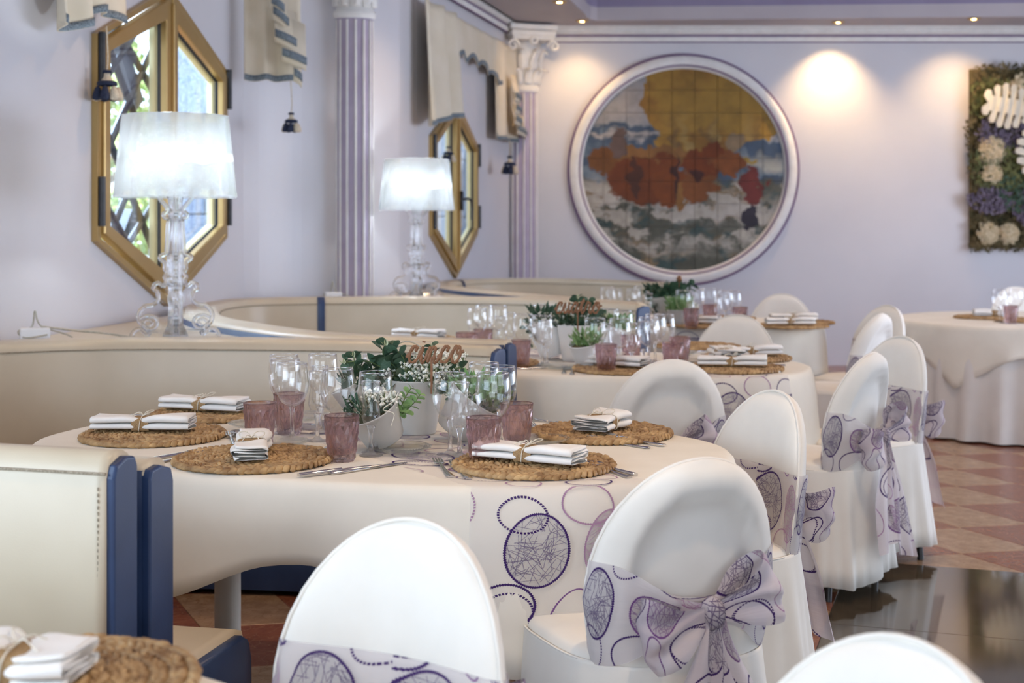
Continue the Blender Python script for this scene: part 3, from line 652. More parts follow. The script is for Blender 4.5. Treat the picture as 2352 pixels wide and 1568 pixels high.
def leafcloud(mb, c, rad, n, size):
    for _ in range(n):
        while True:
            p = Vector((random.uniform(-1, 1), random.uniform(-1, 1), random.uniform(-1, 1)))
            if p.length < 1: break
        p = Vector((p.x*rad[0], p.y*rad[1], p.z*rad[2]))+Vector(c)
        R = Matrix.Rotation(random.uniform(0, 6.28), 3, Vector((random.random(), random.random(), random.random())).normalized())
        s_ = size*random.uniform(0.6, 1.3); q = [R @ Vector(v)*s_ for v in ((0, -1, 0), (0.45, 0, 0.12), (0, 1, 0), (-0.45, 0, 0.12))]
        mb.add([p+v for v in q], [(0, 1, 2, 3)])
def tree(label, x, y, h, r, seed):
    random.seed(seed); t = thing('garden_tree', label, 'tree', (x, y, -0.3))
    tk = MB(); pts = [(0, 0, 0), (0.05, 0.03, h*0.3), (-0.05, 0, h*0.6), (0.1, 0, h)]; tk.tube(pts, [0.16, 0.13, 0.11, 0.06], 8)
    for k in range(6):
        a = random.uniform(0, 6.28); z = h*random.uniform(0.3, 0.8); tk.tube([(0, 0, z), (math.cos(a)*0.5, math.sin(a)*0.5, z+0.3), (math.cos(a)*1.1, math.sin(a)*1.1, z+0.5)], [0.06, 0.04, 0.02], 6)
    part('trunk', tk, M['bark'], t)
    cr = MB(); leafcloud(cr, (0, 0, h*0.72), (r, r, h*0.42), 1000, 0.085); o = part('crown', cr, M['foliage'], t, False); o['kind'] = 'stuff'
tree('leafy garden tree close outside the near window, left side of the pane', -3.4, 11.2, 2.9, 0.75, 1)
tree('bushy garden tree farther behind outside the near window', -4.3, 14.2, 2.6, 1.2, 2)
tree('tall thin garden tree between the two others outside the near window', -3.5, 16.5, 3.8, 1.0, 3)
random.seed(11)
mb = MB(); leafcloud(mb, (0, 0, 0.55), (2.2, 0.8, 0.75), 5000, 0.06); hd = part('hedge', mb, M['foliage'], None, False, loc=(-4.6, 12.4, -0.2)); hd['kind'] = 'stuff'; tag(hd, 'clipped green hedge low outside the near window', 'hedge')

# ------------------------------------------------------------------ drapes and tassels
def drape(label, rows_fn, n_u, n_v, group=None):
    pass
def jabot(root, pA, pB, ztop, zfn, amp, nf, name='jabot', spiral=None, seed=0):
    """pleated hanging cloth between two plan points; zfn(u)= hem height"""
    A_, B_ = Vector(pA), Vector(pB); d = B_-A_; Ln = d.length; u_ = d/Ln; nin = Vector((u_.y, -u_.x)); rows = []; NU = 64; NV = 14
    for j in range(NV+1):
        v = j/NV; row = []
        for i in range(NU+1):
            u = i/NU; f = math.sin(u*nf*2*PI+seed+0.5*math.sin(u*9+seed)); am = amp*(0.45+0.55*v)*(1+0.3*math.sin(u*17+seed))
            p = A_+u_*(u*Ln)+nin*(0.03+am*(f+1)); z = lerp(ztop, zfn(u), v)
            row.append((p.x, p.y, z+0.004*f*v))
        rows.append(row)
    mb = MB(); mb.grid(rows); o = part(name, mb, M['drape'], root); s = o.modifiers.new('s', 'SOLIDIFY'); s.thickness = 0.006
    # trim braid along the hem
    hem = rows[-1]; up = [tuple(Vector(p)+Vector((nin.x*0.006, nin.y*0.006, 0.036))) for p in hem]; lo = [tuple(Vector(p)+Vector((nin.x*0.006, nin.y*0.006, 0.002))) for p in hem]
    mb = MB(); mb.grid([up, lo]); b = part('braid_trim', mb, M['braid'], o); s = b.modifiers.new('s', 'SOLIDIFY'); s.thickness = 0.005
def cascade(root, base, u_, nin, x_of, steps):
    """zig-zag folded edge with a dark braid on each fold. steps: (xl, xr, zl, zr)"""
    for (xl, xr, zl, zr, hgt) in steps:
        def P(x, z, off): q = Vector(base)+Vector(u_)*x+Vector(nin)*off; return (q.x, q.y, z)
        mb = MB(); n = 8; rows = []
        for dz, off in ((hgt, 0.10), (0.0, 0.13), (-0.03, 0.125)): rows.append([P(lerp(xl, xr, i/n), lerp(zl, zr, i/n)+dz, off+0.02*math.sin(i/n*PI)) for i in range(n+1)])
        mb.grid(rows); o = part('cascade_fold', mb, M['drape'], root); s = o.modifiers.new('s', 'SOLIDIFY'); s.thickness = 0.006
        mb = MB(); mb.grid([[P(lerp(xl, xr, i/n), lerp(zl, zr, i/n)+0.045, 0.142+0.02*math.sin(i/n*PI)) for i in range(n+1)], [P(lerp(xl, xr, i/n), lerp(zl, zr, i/n), 0.145+0.02*math.sin(i/n*PI)) for i in range(n+1)]])
        o = part('braid_trim', mb, M['braid'], o); s = o.modifiers.new('s', 'SOLIDIFY'); s.thickness = 0.005
def tassel(name_label, px, py_top, py0, py1, Y, parent_label=None):
    x = PX(px, Y); z0, z1 = PZ(py0, Y), PZ(py1, Y); h = z0-z1
    t = thing('tassel', name_label, 'tassel', (x, Y, z1), 0, 'tassels hanging from the curtains')
    mb = MB(); mb.tube([(0, 0, h), (0.004, 0, h*1.4), (-0.003, 0, PZ(py_top, Y)-z1)], 0.0035*h/0.13, 6); part('cord', mb, M['tassel_cream'], t)
    mb = MB(); mb.lathe([(0.001, h), (0.14*h, h*0.985), (0.15*h, h*0.9), (0.13*h, h*0.88)], 14); part('cap', mb, M['tassel_navy'], t)
    mb = MB(); mb.lathe([(0.10*h, h*0.9), (0.10*h, h*0.78), (0.2*h, h*0.64), (0.25*h, h*0.60)], 14); part('neck', mb, M['tassel_cream'], t)
    mb = MB(); mb.lathe([(0.24*h, h*0.64), (0.32*h, h*0.60), (0.33*h, h*0.5), (0.27*h, h*0.48)], 14); part('collar', mb, M['tassel_navy'], t)
    for k in range(7):
        a = 2*PI*k/7+0.3; mb = MB(); cx, cy = 0.34*h*math.cos(a), 0.34*h*math.sin(a); rows = []
        for q, (r, z) in enumerate(((0.04, 0.46), (0.09, 0.40), (0.13, 0.28), (0.16, 0.14), (0.15, 0.04), (0.02, 0.0))):
            rows.append([(cx*(0.8+0.25*(1-z))+r*h*math.cos(2*PI*i/8), cy*(0.8+0.25*(1-z))+r*h*math.sin(2*PI*i/8), z*h) for i in range(8)])
        mb.grid(rows, closed_u=True); part('bell', mb, M['tassel_navy' if k % 3 else 'tassel_cream'], t)
n1 = Vector((t1.y, -t1.x)); n2 = Vector((t2.y, -t2.x))
cur = thing('curtain', 'cream curtain with blue grey braid above the near window, only its two tails in view', 'curtain', (0, 0, 0), 0, 'cream curtains over the windows')
def pt1(px, off): k = (px-1176)/F; # wall line shifted inward
def onl(px, a, b, off):                      # plan point on line X=a+bY shifted by off towards room
    k = (px-1176)/F; s = math.sqrt(1+b*b); a2 = a+off*s; Y = a2/(k-b); return (k*Y, Y)
pA, pB = onl(88, -2.99, .165, 0.05), onl(250, -2.99, .165, 0.05)
jabot(cur, pA, pB, 2.95, lambda u: lerp(PZ(55, pA[1]), PZ(58, pB[1]), u)-0.03*math.sin(u*7)-(0.0 if u < .5 else -0.02), 0.035, 3.2, seed=1.0)
pC = Vector(onl(556, -2.99, .165, 0.06)); pD = Vector((PX(685, pC.y+0.12), pC.y+0.12))
jabot(cur, pC, pD, 2.95, lambda u: lerp(PZ(186, pC.y), PZ(190, pD.y), u), 0.02, 2.2, seed=2.5)
uu = (pD-pC).normalized(); nn = Vector((uu.y, -uu.x)); Lc = (pD-pC).length; yc = pC.y-0.05
def ca_step(px0, py0, px1, py1, h=0.10):
    return ((px0-556)/(685-556)*Lc, (px1-556)/(685-556)*Lc, PZ(py0, yc), PZ(py1, yc), h)
cascade(cur, pC, uu, nn, None, [ca_step(612, 10, 640, 28, .14), ca_step(616, 33, 650, 60, .16), ca_step(620, 85, 668, 106, .20), ca_step(636, 128, 691, 148, .24), ca_step(664, 173, 680, 187, .16)])
cur2 = thing('curtain', 'cream scalloped curtain with blue grey braid over the far window', 'curtain', (0, 0, 0), 0, 'cream curtains over the windows')
pA, pB = onl(955, -2.954, .225, 0.05), onl(1040, -2.954, .225, 0.05)
jabot(cur2, pA, pB, 2.90, lambda u: lerp(PZ(290, pA[1]), PZ(268, pB[1]), u)-0.012*math.sin(u*8), 0.04, 2.6, seed=0.6)
pC, pD = onl(1122, -2.954, .225, 0.03), onl(1172, -2.954, .225, 0.03)
jabot(cur2, pC, pD, 2.90, lambda u: PZ(318, 12.2), 0.02, 2.0, seed=2.0)
uu = (Vector(pD)-Vector(pC)).normalized(); nn = Vector((uu.y, -uu.x)); Lc = (Vector(pD)-Vector(pC)).length
cascade(cur2, Vector(pC), uu, nn, None, [((x0-1112)/78*Lc, (x1-1112)/78*Lc, PZ(y0, 12.2), PZ(y1, 12.2), h) for x0, y0, x1, y1, h in ((1152, 216, 1172, 224, .2), (1153, 244, 1172, 252, .16), (1153, 270, 1176, 280, .15), (1162, 292, 1196, 300, .16))])
pA, pB = onl(1040, -2.954, .225, 0.04), onl(1148, -2.954, .225, 0.04)
def scal(u):
    base = lerp(2.66, 2.46, u**1.3)-0.10*(1-math.sin(min(1, u*1.6)*PI*0.5)); return base+0.055*abs(math.sin(u*PI*4.5+0.6))
jabot(cur2, pA, pB, 2.90, scal, 0.008, 4, name='scalloped_valance', seed=0)
tassel('navy and cream tassel hanging in front of the near window', 246, 60, 160, 232, 6.45)
tassel('navy and cream tassel hanging below the right curtain tail of the near window', 669, 186, 258, 304, 8.35)
tassel('small navy tassel hanging in front of the far window, behind the far lamp shade', 1030, 292, 336, 372, 10.6)
tassel('small navy tassel hanging beside the corner column', 1171, 320, 358, 400, 12.2)

# ------------------------------------------------------------------ round tile picture
CXm, CZm, RO = PX(1569, YB), PZ(390, YB), 266*YB/F
def mural():
    S = 720; img = bpy.data.images.new('abstract_seascape', S, S); yy, xx = np.mgrid[0:S, 0:S].astype(np.float32)/S   # yy up
    rng = np.random.RandomState(5)
    def noise(sx, sy, seed, oct=4):
        r = np.random.RandomState(seed); out = np.zeros((S, S), np.float32); a = 1.0; tot = 0
        for o in range(oct):
            nx, ny = max(2, int(sx*2**o)), max(2, int(sy*2**o)); g = r.rand(ny+2, nx+2).astype(np.float32)
            X = xx*nx; Y_ = yy*ny; x0 = X.astype(int); y0 = Y_.astype(int); fx = X-x0; fy = Y_-y0; fx = fx*fx*(3-2*fx); fy = fy*fy*(3-2*fy)
            out += a*((g[y0, x0]*(1-fx)+g[y0, x0+1]*fx)*(1-fy)+(g[y0+1, x0]*(1-fx)+g[y0+1, x0+1]*fx)*fy); tot += a; a *= 0.55
        return out/tot
    n1_ = noise(4, 5, 1); n2_ = noise(6, 14, 2); n3 = noise(10, 26, 3); n4 = noise(14, 16, 4); n5 = noise(24, 24, 6)
    im = np.zeros((S, S, 3), np.float32)
    def mixin(m_, c): m_ = np.clip(m_, 0, 1)[..., None]; im[:] = im*(1-m_)+np.array(c, np.float32)*m_
    im[:] = (0.42, 0.46, 0.52); mixin((n1_-0.4)*3, (0.55, 0.52, 0.52))                       # sky
    sea = np.clip((0.725-yy)*60, 0, 1); mixin(sea, (0.11, 0.16, 0.24)); mixin(sea*np.clip((n3-0.5)*6, 0, 1), (0.25, 0.33, 0.42))
    mixin(np.clip(1-np.abs(yy-0.665+0.02*(n2_-.5))*55, 0, 1)*sea, (0.74, 0.70, 0.68)); mixin(np.clip(1-np.abs(yy-0.53+0.05*(n2_-.5))*22, 0, 1)*(xx > 0.72), (0.66, 0.66, 0.60))
    low = np.clip((0.46+0.06*(n2_-.5)-yy)*22, 0, 1); mixin(low, (0.17, 0.17, 0.13)); mixin(low*np.clip((n4-0.52)*9, 0, 1), (0.10, 0.15, 0.14)); mixin(low*np.clip((n2_-0.5)*8, 0, 1), (0.42, 0.30, 0.17))
    mixin(low*np.clip((n3-0.47)*11, 0, 1)*np.clip((yy-0.06)*9, 0, 1), (0.78, 0.72, 0.62)); mixin(np.clip(1-np.abs(yy-0.33-0.08*(0.5-xx)+0.12*(n4-.5))*9, 0, 1)*np.clip((n5-0.38)*6, 0, 1)*0.9, (0.80, 0.75, 0.68))
    mixin(np.clip(1-np.abs(yy-0.13+0.06*(n2_-.5))*24, 0, 1)*np.clip((n4-0.4)*7, 0, 1), (0.80, 0.74, 0.64))
    # ochre field above
    edge = 0.30+0.50*np.clip((0.92-yy)/0.5, 0, 1)**2.2*0.55; sail = (xx > edge+0.02*(n1_-.5)) & (yy > 0.57+0.35*np.clip(xx-0.58, 0, 1)**1.1-0.02)
    d = np.where(sail, 1.0, 0.0); mixin(d, (0.56, 0.33, 0.08)); mixin(d*np.clip((n1_-0.5)*4, 0, 1), (0.38, 0.19, 0.05)); mixin(d*np.clip((np.sin((xx-edge)*38+n1_*5)-0.55)*2, 0, 1)*np.clip((0.8-yy)*5, 0, 1), (0.68, 0.47, 0.18)); mixin(d*np.clip((np.sin((xx-edge)*31+2+n1_*6)-0.7)*3, 0, 1)*np.clip((0.78-yy)*6, 0, 1), (0.24, 0.15, 0.07))
    # broad russet colour masses
    def blob(cx, cy, a, b, c, j=0.25, k=14):
        q = np.sqrt(((xx-cx)/a)**2+((yy-cy)/b)**2)+j*(n4-.5)*2; mixin(np.clip((1-q)*k, 0, 1), c)
    blob(0.13, 0.54, 0.10, 0.07, (0.28, 0.11, 0.03)); blob(0.36, 0.57, 0.20, 0.05, (0.40, 0.20, 0.07)); blob(0.33, 0.45, 0.20, 0.13, (0.26, 0.07, 0.02)); blob(0.44, 0.43, 0.09, 0.12, (0.32, 0.09, 0.025)); blob(0.58, 0.43, 0.09, 0.11, (0.34, 0.12, 0.04)); blob(0.62, 0.54, 0.13, 0.07, (0.28, 0.07, 0.02)); blob(0.72, 0.53, 0.10, 0.06, (0.36, 0.12, 0.04))
    blob(0.50, 0.36, 0.03, 0.09, (0.45, 0.22, 0.07)); blob(0.47, 0.44, 0.015, 0.12, (0.09, 0.03, 0.02)); blob(0.26, 0.47, 0.03, 0.10, (0.12, 0.04, 0.02)); blob(0.56, 0.48, 0.03, 0.04, (0.10, 0.03, 0.02))
    blob(0.84, 0.42, 0.055, 0.09, (0.26, 0.06, 0.05)); blob(0.82, 0.26, 0.035, 0.07, (0.06, 0.05, 0.07)); blob(0.18, 0.62, 0.04, 0.06, (0.22, 0.15, 0.13)); blob(0.76, 0.63, 0.06, 0.05, (0.42, 0.30, 0.18)); blob(0.84, 0.54, 0.035, 0.015, (0.55, 0.38, 0.10))
    wx = np.clip((xx+(n4-.5)*0.09+(n3-.5)*0.04)*S, 0, S-1).astype(int); wy = np.clip((yy+(n5-.5)*0.07+(n2_-.5)*0.05)*S, 0, S-1).astype(int); im = im[wy, wx]
    im *= (0.33+0.30*n5)[..., None]; g_ = im.mean(axis=2, keepdims=True); im = np.clip(g_+(im-g_)*1.08, 0, 1)
    buf = np.ones((S, S, 4), np.float32); lin = np.clip(im, 0, 1); buf[..., :3] = np.where(lin <= 0.0031308, lin*12.92, 1.055*np.power(np.maximum(lin, 1e-6), 1/2.4)-0.055)
    img.pixels.foreach_set(buf.ravel()); img.pack(); return img
m = mat('glazed_painted_tile', (1, 1, 1), 0.38, spec=0.25); tx = N(m, 'ShaderNodeTexImage'); tx.image = mural(); uvn = N(m, 'ShaderNodeUVMap'); uvn.uv_map = 'print'
L(m, uvn.outputs[0], tx.inputs[0]); L(m, tx.outputs[0], m.node_tree.nodes['Principled BSDF'].inputs['Base Color']); M['mural'] = m
pic = thing('tile_picture', 'large round glazed tile picture of a seascape in a pale plaster ring', 'picture', (CXm, YB, CZm))
Ri = 235*YB/F; ts = 2*Ri/9.0
for i in range(9):
    for j in range(9):
        x0, z0 = -Ri+i*ts, -Ri+j*ts; q = [Vector((x0, z0)), Vector((x0+ts, z0)), Vector((x0+ts, z0+ts)), Vector((x0, z0+ts))]
        R_ = Ri+0.01
        poly = q
        for k in range(48):
            a = 2*PI*k/48; nrm = Vector((math.cos(a), math.sin(a)))
            if max(v.dot(nrm) for v in poly) > R_: poly = clip_poly(poly, nrm, R_)
            if len(poly) < 3: break
        if len(poly) < 3: continue
        c = sum(poly, Vector((0, 0)))/len(poly); mb = MB(); n = len(poly)
        f = [p+(c-p).normalized()*0.0010 for p in poly]; g = [p+(c-p).normalized()*0.003 for p in poly]
        vs = [(p.x, -0.012, p.y) for p in f]+[(p.x, -0.020, p.y) for p in g]
        mb.add(vs, [(i2, (i2+1) % n, (i2+1) % n+n, i2+n) for i2 in range(n)]+[tuple(range(n, 2*n))])
        for q_, p in enumerate(f+g): mb.uv[q_] = ((p.x+Ri)/(2*Ri), (p.y+Ri)/(2*Ri))
        part('tile', mb, M['mural'], pic, False)
mb = MB(); mb.add([(0.985*Ri*math.cos(2*PI*k/48), -0.011, 0.985*Ri*math.sin(2*PI*k/48)) for k in range(48)], [tuple(range(48))[::-1]]); part('backing', mb, M['concrete'], pic, False)
def ringp(nm, prof, m_, n=96):
    mb = MB(); mb.grid([[(r*math.cos(2*PI*k/n), y, r*math.sin(2*PI*k/n)) for k in range(n)] for r, y in prof], closed_u=True); return part(nm, mb, m_, pic)
ringp('plaster_ring', [(Ri*0.985, 0), (Ri*0.985, -0.03), (Ri*1.01, -0.035), (Ri*1.02, -0.05), (RO*0.94, -0.065), (RO*0.965, -0.05), (RO*0.985, -0.04), (RO*0.985, 0)], M['plaster'])
ringp('painted_line', [(RO*0.98, 0), (RO*0.98, -0.042), (RO*1.0, -0.038), (RO*1.0, 0)], M['purple']); ringp('painted_line', [(Ri*1.008, -0.03), (Ri*1.008, -0.047), (Ri*1.022, -0.052), (Ri*1.024, -0.04)], M['purple'])

# ------------------------------------------------------------------ dried plant panel
px0, pz0, pz1 = PX(2225, YB), PZ(570, YB), PZ(160, YB); PWd = 1.0
pp = thing('plant_panel', 'dried moss and flower panel with cream monstera leaves on the back wall at right', 'wall decoration', (px0, YB, pz0)); Hh = pz1-pz0
mb = MB(); mb.box((PWd/2, -0.03, Hh/2), (PWd, 0.06, Hh)); part('backing_board', mb, M['moss'], pp, False)
random.seed(21); mb = MB()
for _ in range(5200):
    x = random.uniform(-0.02, PWd+0.02); z = random.uniform(-0.02, Hh+0.03); x += 0.03*math.sin(z*5)
    c = Vector((x, -0.05-random.random()*0.09, z)); a = random.uniform(0, 6.28); l = random.uniform(0.02, 0.07); wv = l*random.uniform(.12, .3); d = Vector((math.cos(a), -random.uniform(0.1, 0.9), math.sin(a))).normalized(); sd_ = d.cross(Vector((0, 1, 0))).normalized()*wv
    mb.add([c-sd_*0.3, c+d*l*0.5-sd_, c+d*l, c+d*l*0.5+sd_], [(0, 1, 2, 3)])
o = part('moss_filling', mb, M['moss'], pp, False); o['kind'] = 'stuff'
for cx_, cz_, r_, n_, mm in ((0.25, 0.72, 0.30, 500, 'olive'), (0.2, 1.35, 0.28, 380, 'olive'), (0.5, 0.5, 0.3, 420, 'leaf'), (0.3, 1.05, 0.26, 420, 'lavender'), (0.62, 0.35, 0.28, 500, 'lavender'), (0.15, 0.42, 0.18, 260, 'lavender')):
    mb = MB()
    for _ in range(n_):
        a, q = random.uniform(0, 6.28), r_*math.sqrt(random.random()); x, z = cx_+q*math.cos(a), cz_+q*math.sin(a)*0.7
        if not (-0.03 < x < PWd and 0 < z < Hh): continue
        c = Vector((x, -0.11-random.random()*0.06, z)); l = random.uniform(0.03, 0.08); a = random.uniform(0.3, 2.8); d = Vector((math.cos(a), -0.4, math.sin(a))).normalized(); sd_ = d.cross(Vector((0, 1, 0))).normalized()*l*0.16
        mb.add([c, c+d*l*0.5-sd_, c+d*l, c+d*l*0.5+sd_], [(0, 1, 2, 3)])
    o = part('dried_foliage' if mm != 'lavender' else 'lavender_sprigs', mb, M[mm], pp, False); o['kind'] = 'stuff'
def clump(cx_, cz_, r_, n_, mm, nm='flower_head'):
    mb = MB()
    for _ in range(n_):
        a = random.uniform(0, 6.28); q = math.sqrt(random.random()); x, z = q*math.cos(a)*r_, q*math.sin(a)*r_; y = -0.12-0.07*math.sqrt(max(0, 1-q*q))
        for k in range(4):
            b = a+k*PI/2+random.random(); d = Vector((math.cos(b), -0.3, math.sin(b)))*0.02; e = Vector((-math.sin(b), -0.1, math.cos(b)))*0.011; c = Vector((cx_+x, y, cz_+z))
            mb.add([c, c+d*0.6+e, c+d*1.2, c+d*0.6-e], [(0, 1, 2, 3)])
    part(nm, mb, M[mm], pp, False)
clump(0.17, 0.90, 0.13, 130, 'hydrangea'); clump(0.16, 0.68, 0.10, 80, 'hydrangea'); clump(0.13, 0.14, 0.10, 100, 'hydrangea'); clump(0.32, 0.13, 0.09, 110, 'hydrangea'); clump(0.40, 1.45, 0.09, 70, 'hydrangea'); clump(0.45, 1.5, 0.11, 60, 'hydrangea'); clump(0.62, 0.25, 0.14, 130, 'lavender', 'purple_flower_head'); clump(0.6, 1.02, 0.1, 80, 'hydrangea'); clump(0.5, 0.78, 0.07, 60, 'hydrangea')
def monstera(cx_, cz_, Ls, ang, par):
    """notched leaf outline, local stem at 0"""
    P_ = []; nl = 6
    half = []
    for k in range(nl):
        t0 = k/nl; wv = 0.50*math.sin(PI*(0.16+0.78*t0))**0.8
        y0_, y1_ = -0.12+1.05*t0, -0.12+1.05*(t0+0.62/nl)
        half += [(0.16+0.0*k, y0_+0.02), (wv*0.82, y0_-0.02), (wv, y0_+0.02), (wv*0.97, y1_), (wv*0.7, y1_+0.02), (0.17, y1_+0.02)]
    half = [(0.0, -0.05), (0.12, -0.16)]+half[1:-1]+[(0.10, 0.93), (0, 1.02)]
    out = half+[(-x, y) for x, y in half[::-1][1:-1]]
    L3 = [[Vector((x, y, 0)) for x, y in out]]; tr = tessellate_polygon(L3); c, s = math.cos(ang), math.sin(ang); mb = MB()
    def W(x, y, o): return (cx_+(x*c-y*s)*Ls, -0.22-o-0.05*(1-abs(x)*2)*0.4, cz_+(x*s+y*c)*Ls)
    n = len(out); mb.add([W(x, y, 0) for x, y in out]+[W(x, y, 0.012) for x, y in out], [tuple(t) for t in tr]+[tuple(i+n for i in t[::-1]) for t in tr]+[(i, (i+1) % n, (i+1) % n+n, i+n) for i in range(n)])
    part('monstera_leaf', mb, M['monstera'], par, False, fix=True)
monstera(0.12, 1.33, 0.42, -1.75, pp); monstera(0.62, 1.08, 0.48, PI-0.15, pp)

# ------------------------------------------------------------------ recessed spotlights
def downlight(px, py, label, en=9, on=True, tgt=None):
    Y = F*(SOF-CH)/(HZ-py); x = PX(px, Y); t = thing('spotlight', label, 'spotlight', (x, Y, SOF), 0, 'gold rimmed ceiling spotlights')
    mb = MB(); mb.lathe([(0.030, 0.0), (0.034, -0.012), (0.050, -0.012), (0.058, -0.006), (0.060, 0.0)], 24); part('rim', mb, M['gold'], t)
    mb = MB(); mb.lathe([(0.0, -0.006), (0.02, -0.008), (0.030, -0.002)], 16); part('bulb', mb, M['spot_bulb'] if on else M['gold'], t)
    if on: light('SPOT', 'spotlight_beam', (x, Y, SOF-0.03), en, (1.0, 0.66, 0.34), target=tgt or (x, YB, 1.95), spot_size=math.radians(95), spot_blend=1.0, shadow_soft_size=0.03)
downlight(1337, 47, 'ceiling spotlight left of the round picture, beside the column capital', 24)
downlight(1925, 50, 'ceiling spotlight over the bare wall right of the round picture', 75)
downlight(2237, 42, 'ceiling spotlight above the plant panel', 40)
downlight(1285, 3, 'ceiling spotlight at the top edge above the curtain', 22)
# further spotlights of the same soffit, above the frame
for x, y in ((-1.0, 6.6), (-1.15, 4.4), (-0.2, 9.0)):
    light('SPOT', 'spotlight_beam', (x, y, SOF-0.03), 32, (1.0, 0.66, 0.34), target=(x-0.15, y, 0), spot_size=math.radians(110), spot_blend=0.9, shadow_soft_size=0.03)
for x, y in ((1.5, 3.5), (1.8, 6.5), (2.6, 9.5), (0.6, 1.8)):  # unseen lamps added in the tray for warm light from above
    light('SPOT', 'added_tray_light', (x, y, SOF+0.4), 90, (1.0, 0.76, 0.50), target=(x, y, 0), spot_size=math.radians(120), spot_blend=0.9, shadow_soft_size=0.05)
# ================================================================== BOOTHS
ZT, LEDGE, SEAT = 0.88, 0.848, 0.455
def booth(label, pts, zt=ZT, th0=0.10, th1=0.20, seat=True, strips=(), thn=0.0, group='cream and navy curved booths'):
    t = thing('booth_bench', label, 'bench', (0, 0, 0), 0, group)
    P = [p.xy for p in cat([(x, y, 0) for x, y in pts], 9)]; n = len(P)
    T = [(P[min(i+1, n-1)]-P[max(i-1, 0)]).normalized() for i in range(n)]; NO = [Vector((-q.y, q.x)) for q in T]
    s = [0.0]
    for i in range(1, n): s.append(s[-1]+(P[i]-P[i-1]).length)
    Lt = s[-1]; th = [lerp(th0, th1, sstep(0.15, 1.0, min(x, Lt-x))) for x in s]
    def row(i, pr): return [(P[i].x+NO[i].x*o, P[i].y+NO[i].y*o, z) for o, z in pr]
    bk = MB(); rows = []
    for i in range(n):
        h = th[i]; rows.append(row(i, [(h*0.5, 0.30), (0.0, 0.30), (-0.008, 0.55), (0.0, zt-0.045), (0.006, zt-0.03), (0.012, zt-0.012), (0.03, zt), (h-0.03, zt), (h-0.01, zt-0.010), (h-0.004, zt-0.022), (h-0.006, zt-0.03), (h*0.5, zt-0.03)]))
    bk.grid(rows); bk.fan(rows[0]); bk.fan(rows[-1][::-1]); part('backrest', bk, M['cream'], t, fix=True)
    ou = MB(); rows = [row(i, [(th[i]*0.55, zt-0.014), (th[i]+0.001, zt-0.016), (th[i]+0.001, 0.02), (th[i]*0.55, 0.02)]) for i in range(n)]
    ou.grid(rows); part('outer_panel', ou, M['navy'], t)
    sm = MB(); sm.tube([Vector((P[i].x-NO[i].x*0.001, P[i].y-NO[i].y*0.001, zt-0.036)) for i in range(0, n)], 0.0028, 5); part('top_seam', sm, M['stitch'], t)
    for idx, i in ((0, 0), (1, n-1)):        # navy end panels, proud of the cream
        h = th[i]; q = T[i]*(-1 if idx == 0 else 1); pr = [(0.003, 0.02), (0.003, zt-0.045), (0.012, zt-0.022), (h*0.55, zt-0.010), (h-0.010, zt-0.014), (h-0.002, zt-0.03), (h-0.002, 0.02)]
        c = (h/2, zt/2); mb = MB(); e = []
        for d, k in ((-0.004, 1.0), (0.012, 1.0), (0.016, 0.95)):
            e.append([(P[i].x+NO[i].x*(c[0]+(o-c[0])*k)+q.x*d, P[i].y+NO[i].y*(c[0]+(o-c[0])*k)+q.y*d, z if z < 0.1 else z-(1-k)*0.06) for o, z in pr])
        mb.grid(e, closed_u=True); mb.fan(e[-1]); bev(part('end_panel', mb, M['navy'], t, False, fix=True), 0.008, 3, 25)
        st = MB(); a = P[i]-q*0.014
        for k in range(int((zt-0.55)/0.011)):
            z = 0.50+k*0.011; st.box((a.x-NO[i].x*0.003, a.y-NO[i].y*0.003, z), (0.0025, 0.0025, 0.006))
        o = part('stitching', st, M['stitch'], t, False); o['kind'] = 'stuff'
    if seat:
        se = MB(); fr = 0.36; rows = []
        Q = []
        for i in range(n): Q.append(P[i]-NO[i]*fr)
        for i in range(n):
            def at(o, z): q = P[i]-NO[i]*o; return (q.x, q.y, z)
            rows.append([at(-0.01, 0.30), at(-0.01, SEAT-0.006), at(0.05, SEAT), at(fr-0.05, SEAT), at(fr-0.015, SEAT-0.012), at(fr, SEAT-0.04), at(fr+0.002, SEAT-0.10), at(fr, 0.30)])
        se.grid(rows); se.fan(rows[0]); se.fan(rows[-1][::-1]); part('seat_cushion', se, M['cream'], t, fix=True)
        pl = MB(); rows = [[(*(P[i]+NO[i]*0.0), 0.30), (*(P[i]-NO[i]*(fr-0.005)), 0.30), (*(P[i]-NO[i]*(fr-0.03)), 0.02)] for i in range(n)]
        pl.grid(rows); part('plinth', pl, M['navy'], t)
        for idx, i in ((0, 0), (1, n-1)):
            q = T[i]*(-1 if idx == 0 else 1); pr = [(0.0, 0.02), (0.0, SEAT-0.012), (fr-0.05, SEAT-0.012), (fr-0.018, SEAT-0.03), (fr-0.006, SEAT-0.07), (fr-0.004, 0.30), (fr-0.01, 0.02)]
            mb = MB(); e = [[(P[i].x-NO[i].x*o+q.x*d, P[i].y-NO[i].y*o+q.y*d, z) for o, z in pr] for d in (-0.004, 0.016)]
            c = sum((Vector(v) for v in e[-1]), Vector())/len(pr); e.append([tuple(Vector(v)+(c-Vector(v))*0.05+Vector((q.x, q.y, 0))*0.006) for v in e[-1]])
            mb.grid(e, closed_u=True); mb.fan(e[-1]); part('seat_end_panel', mb, M['navy'], t, fix=True)
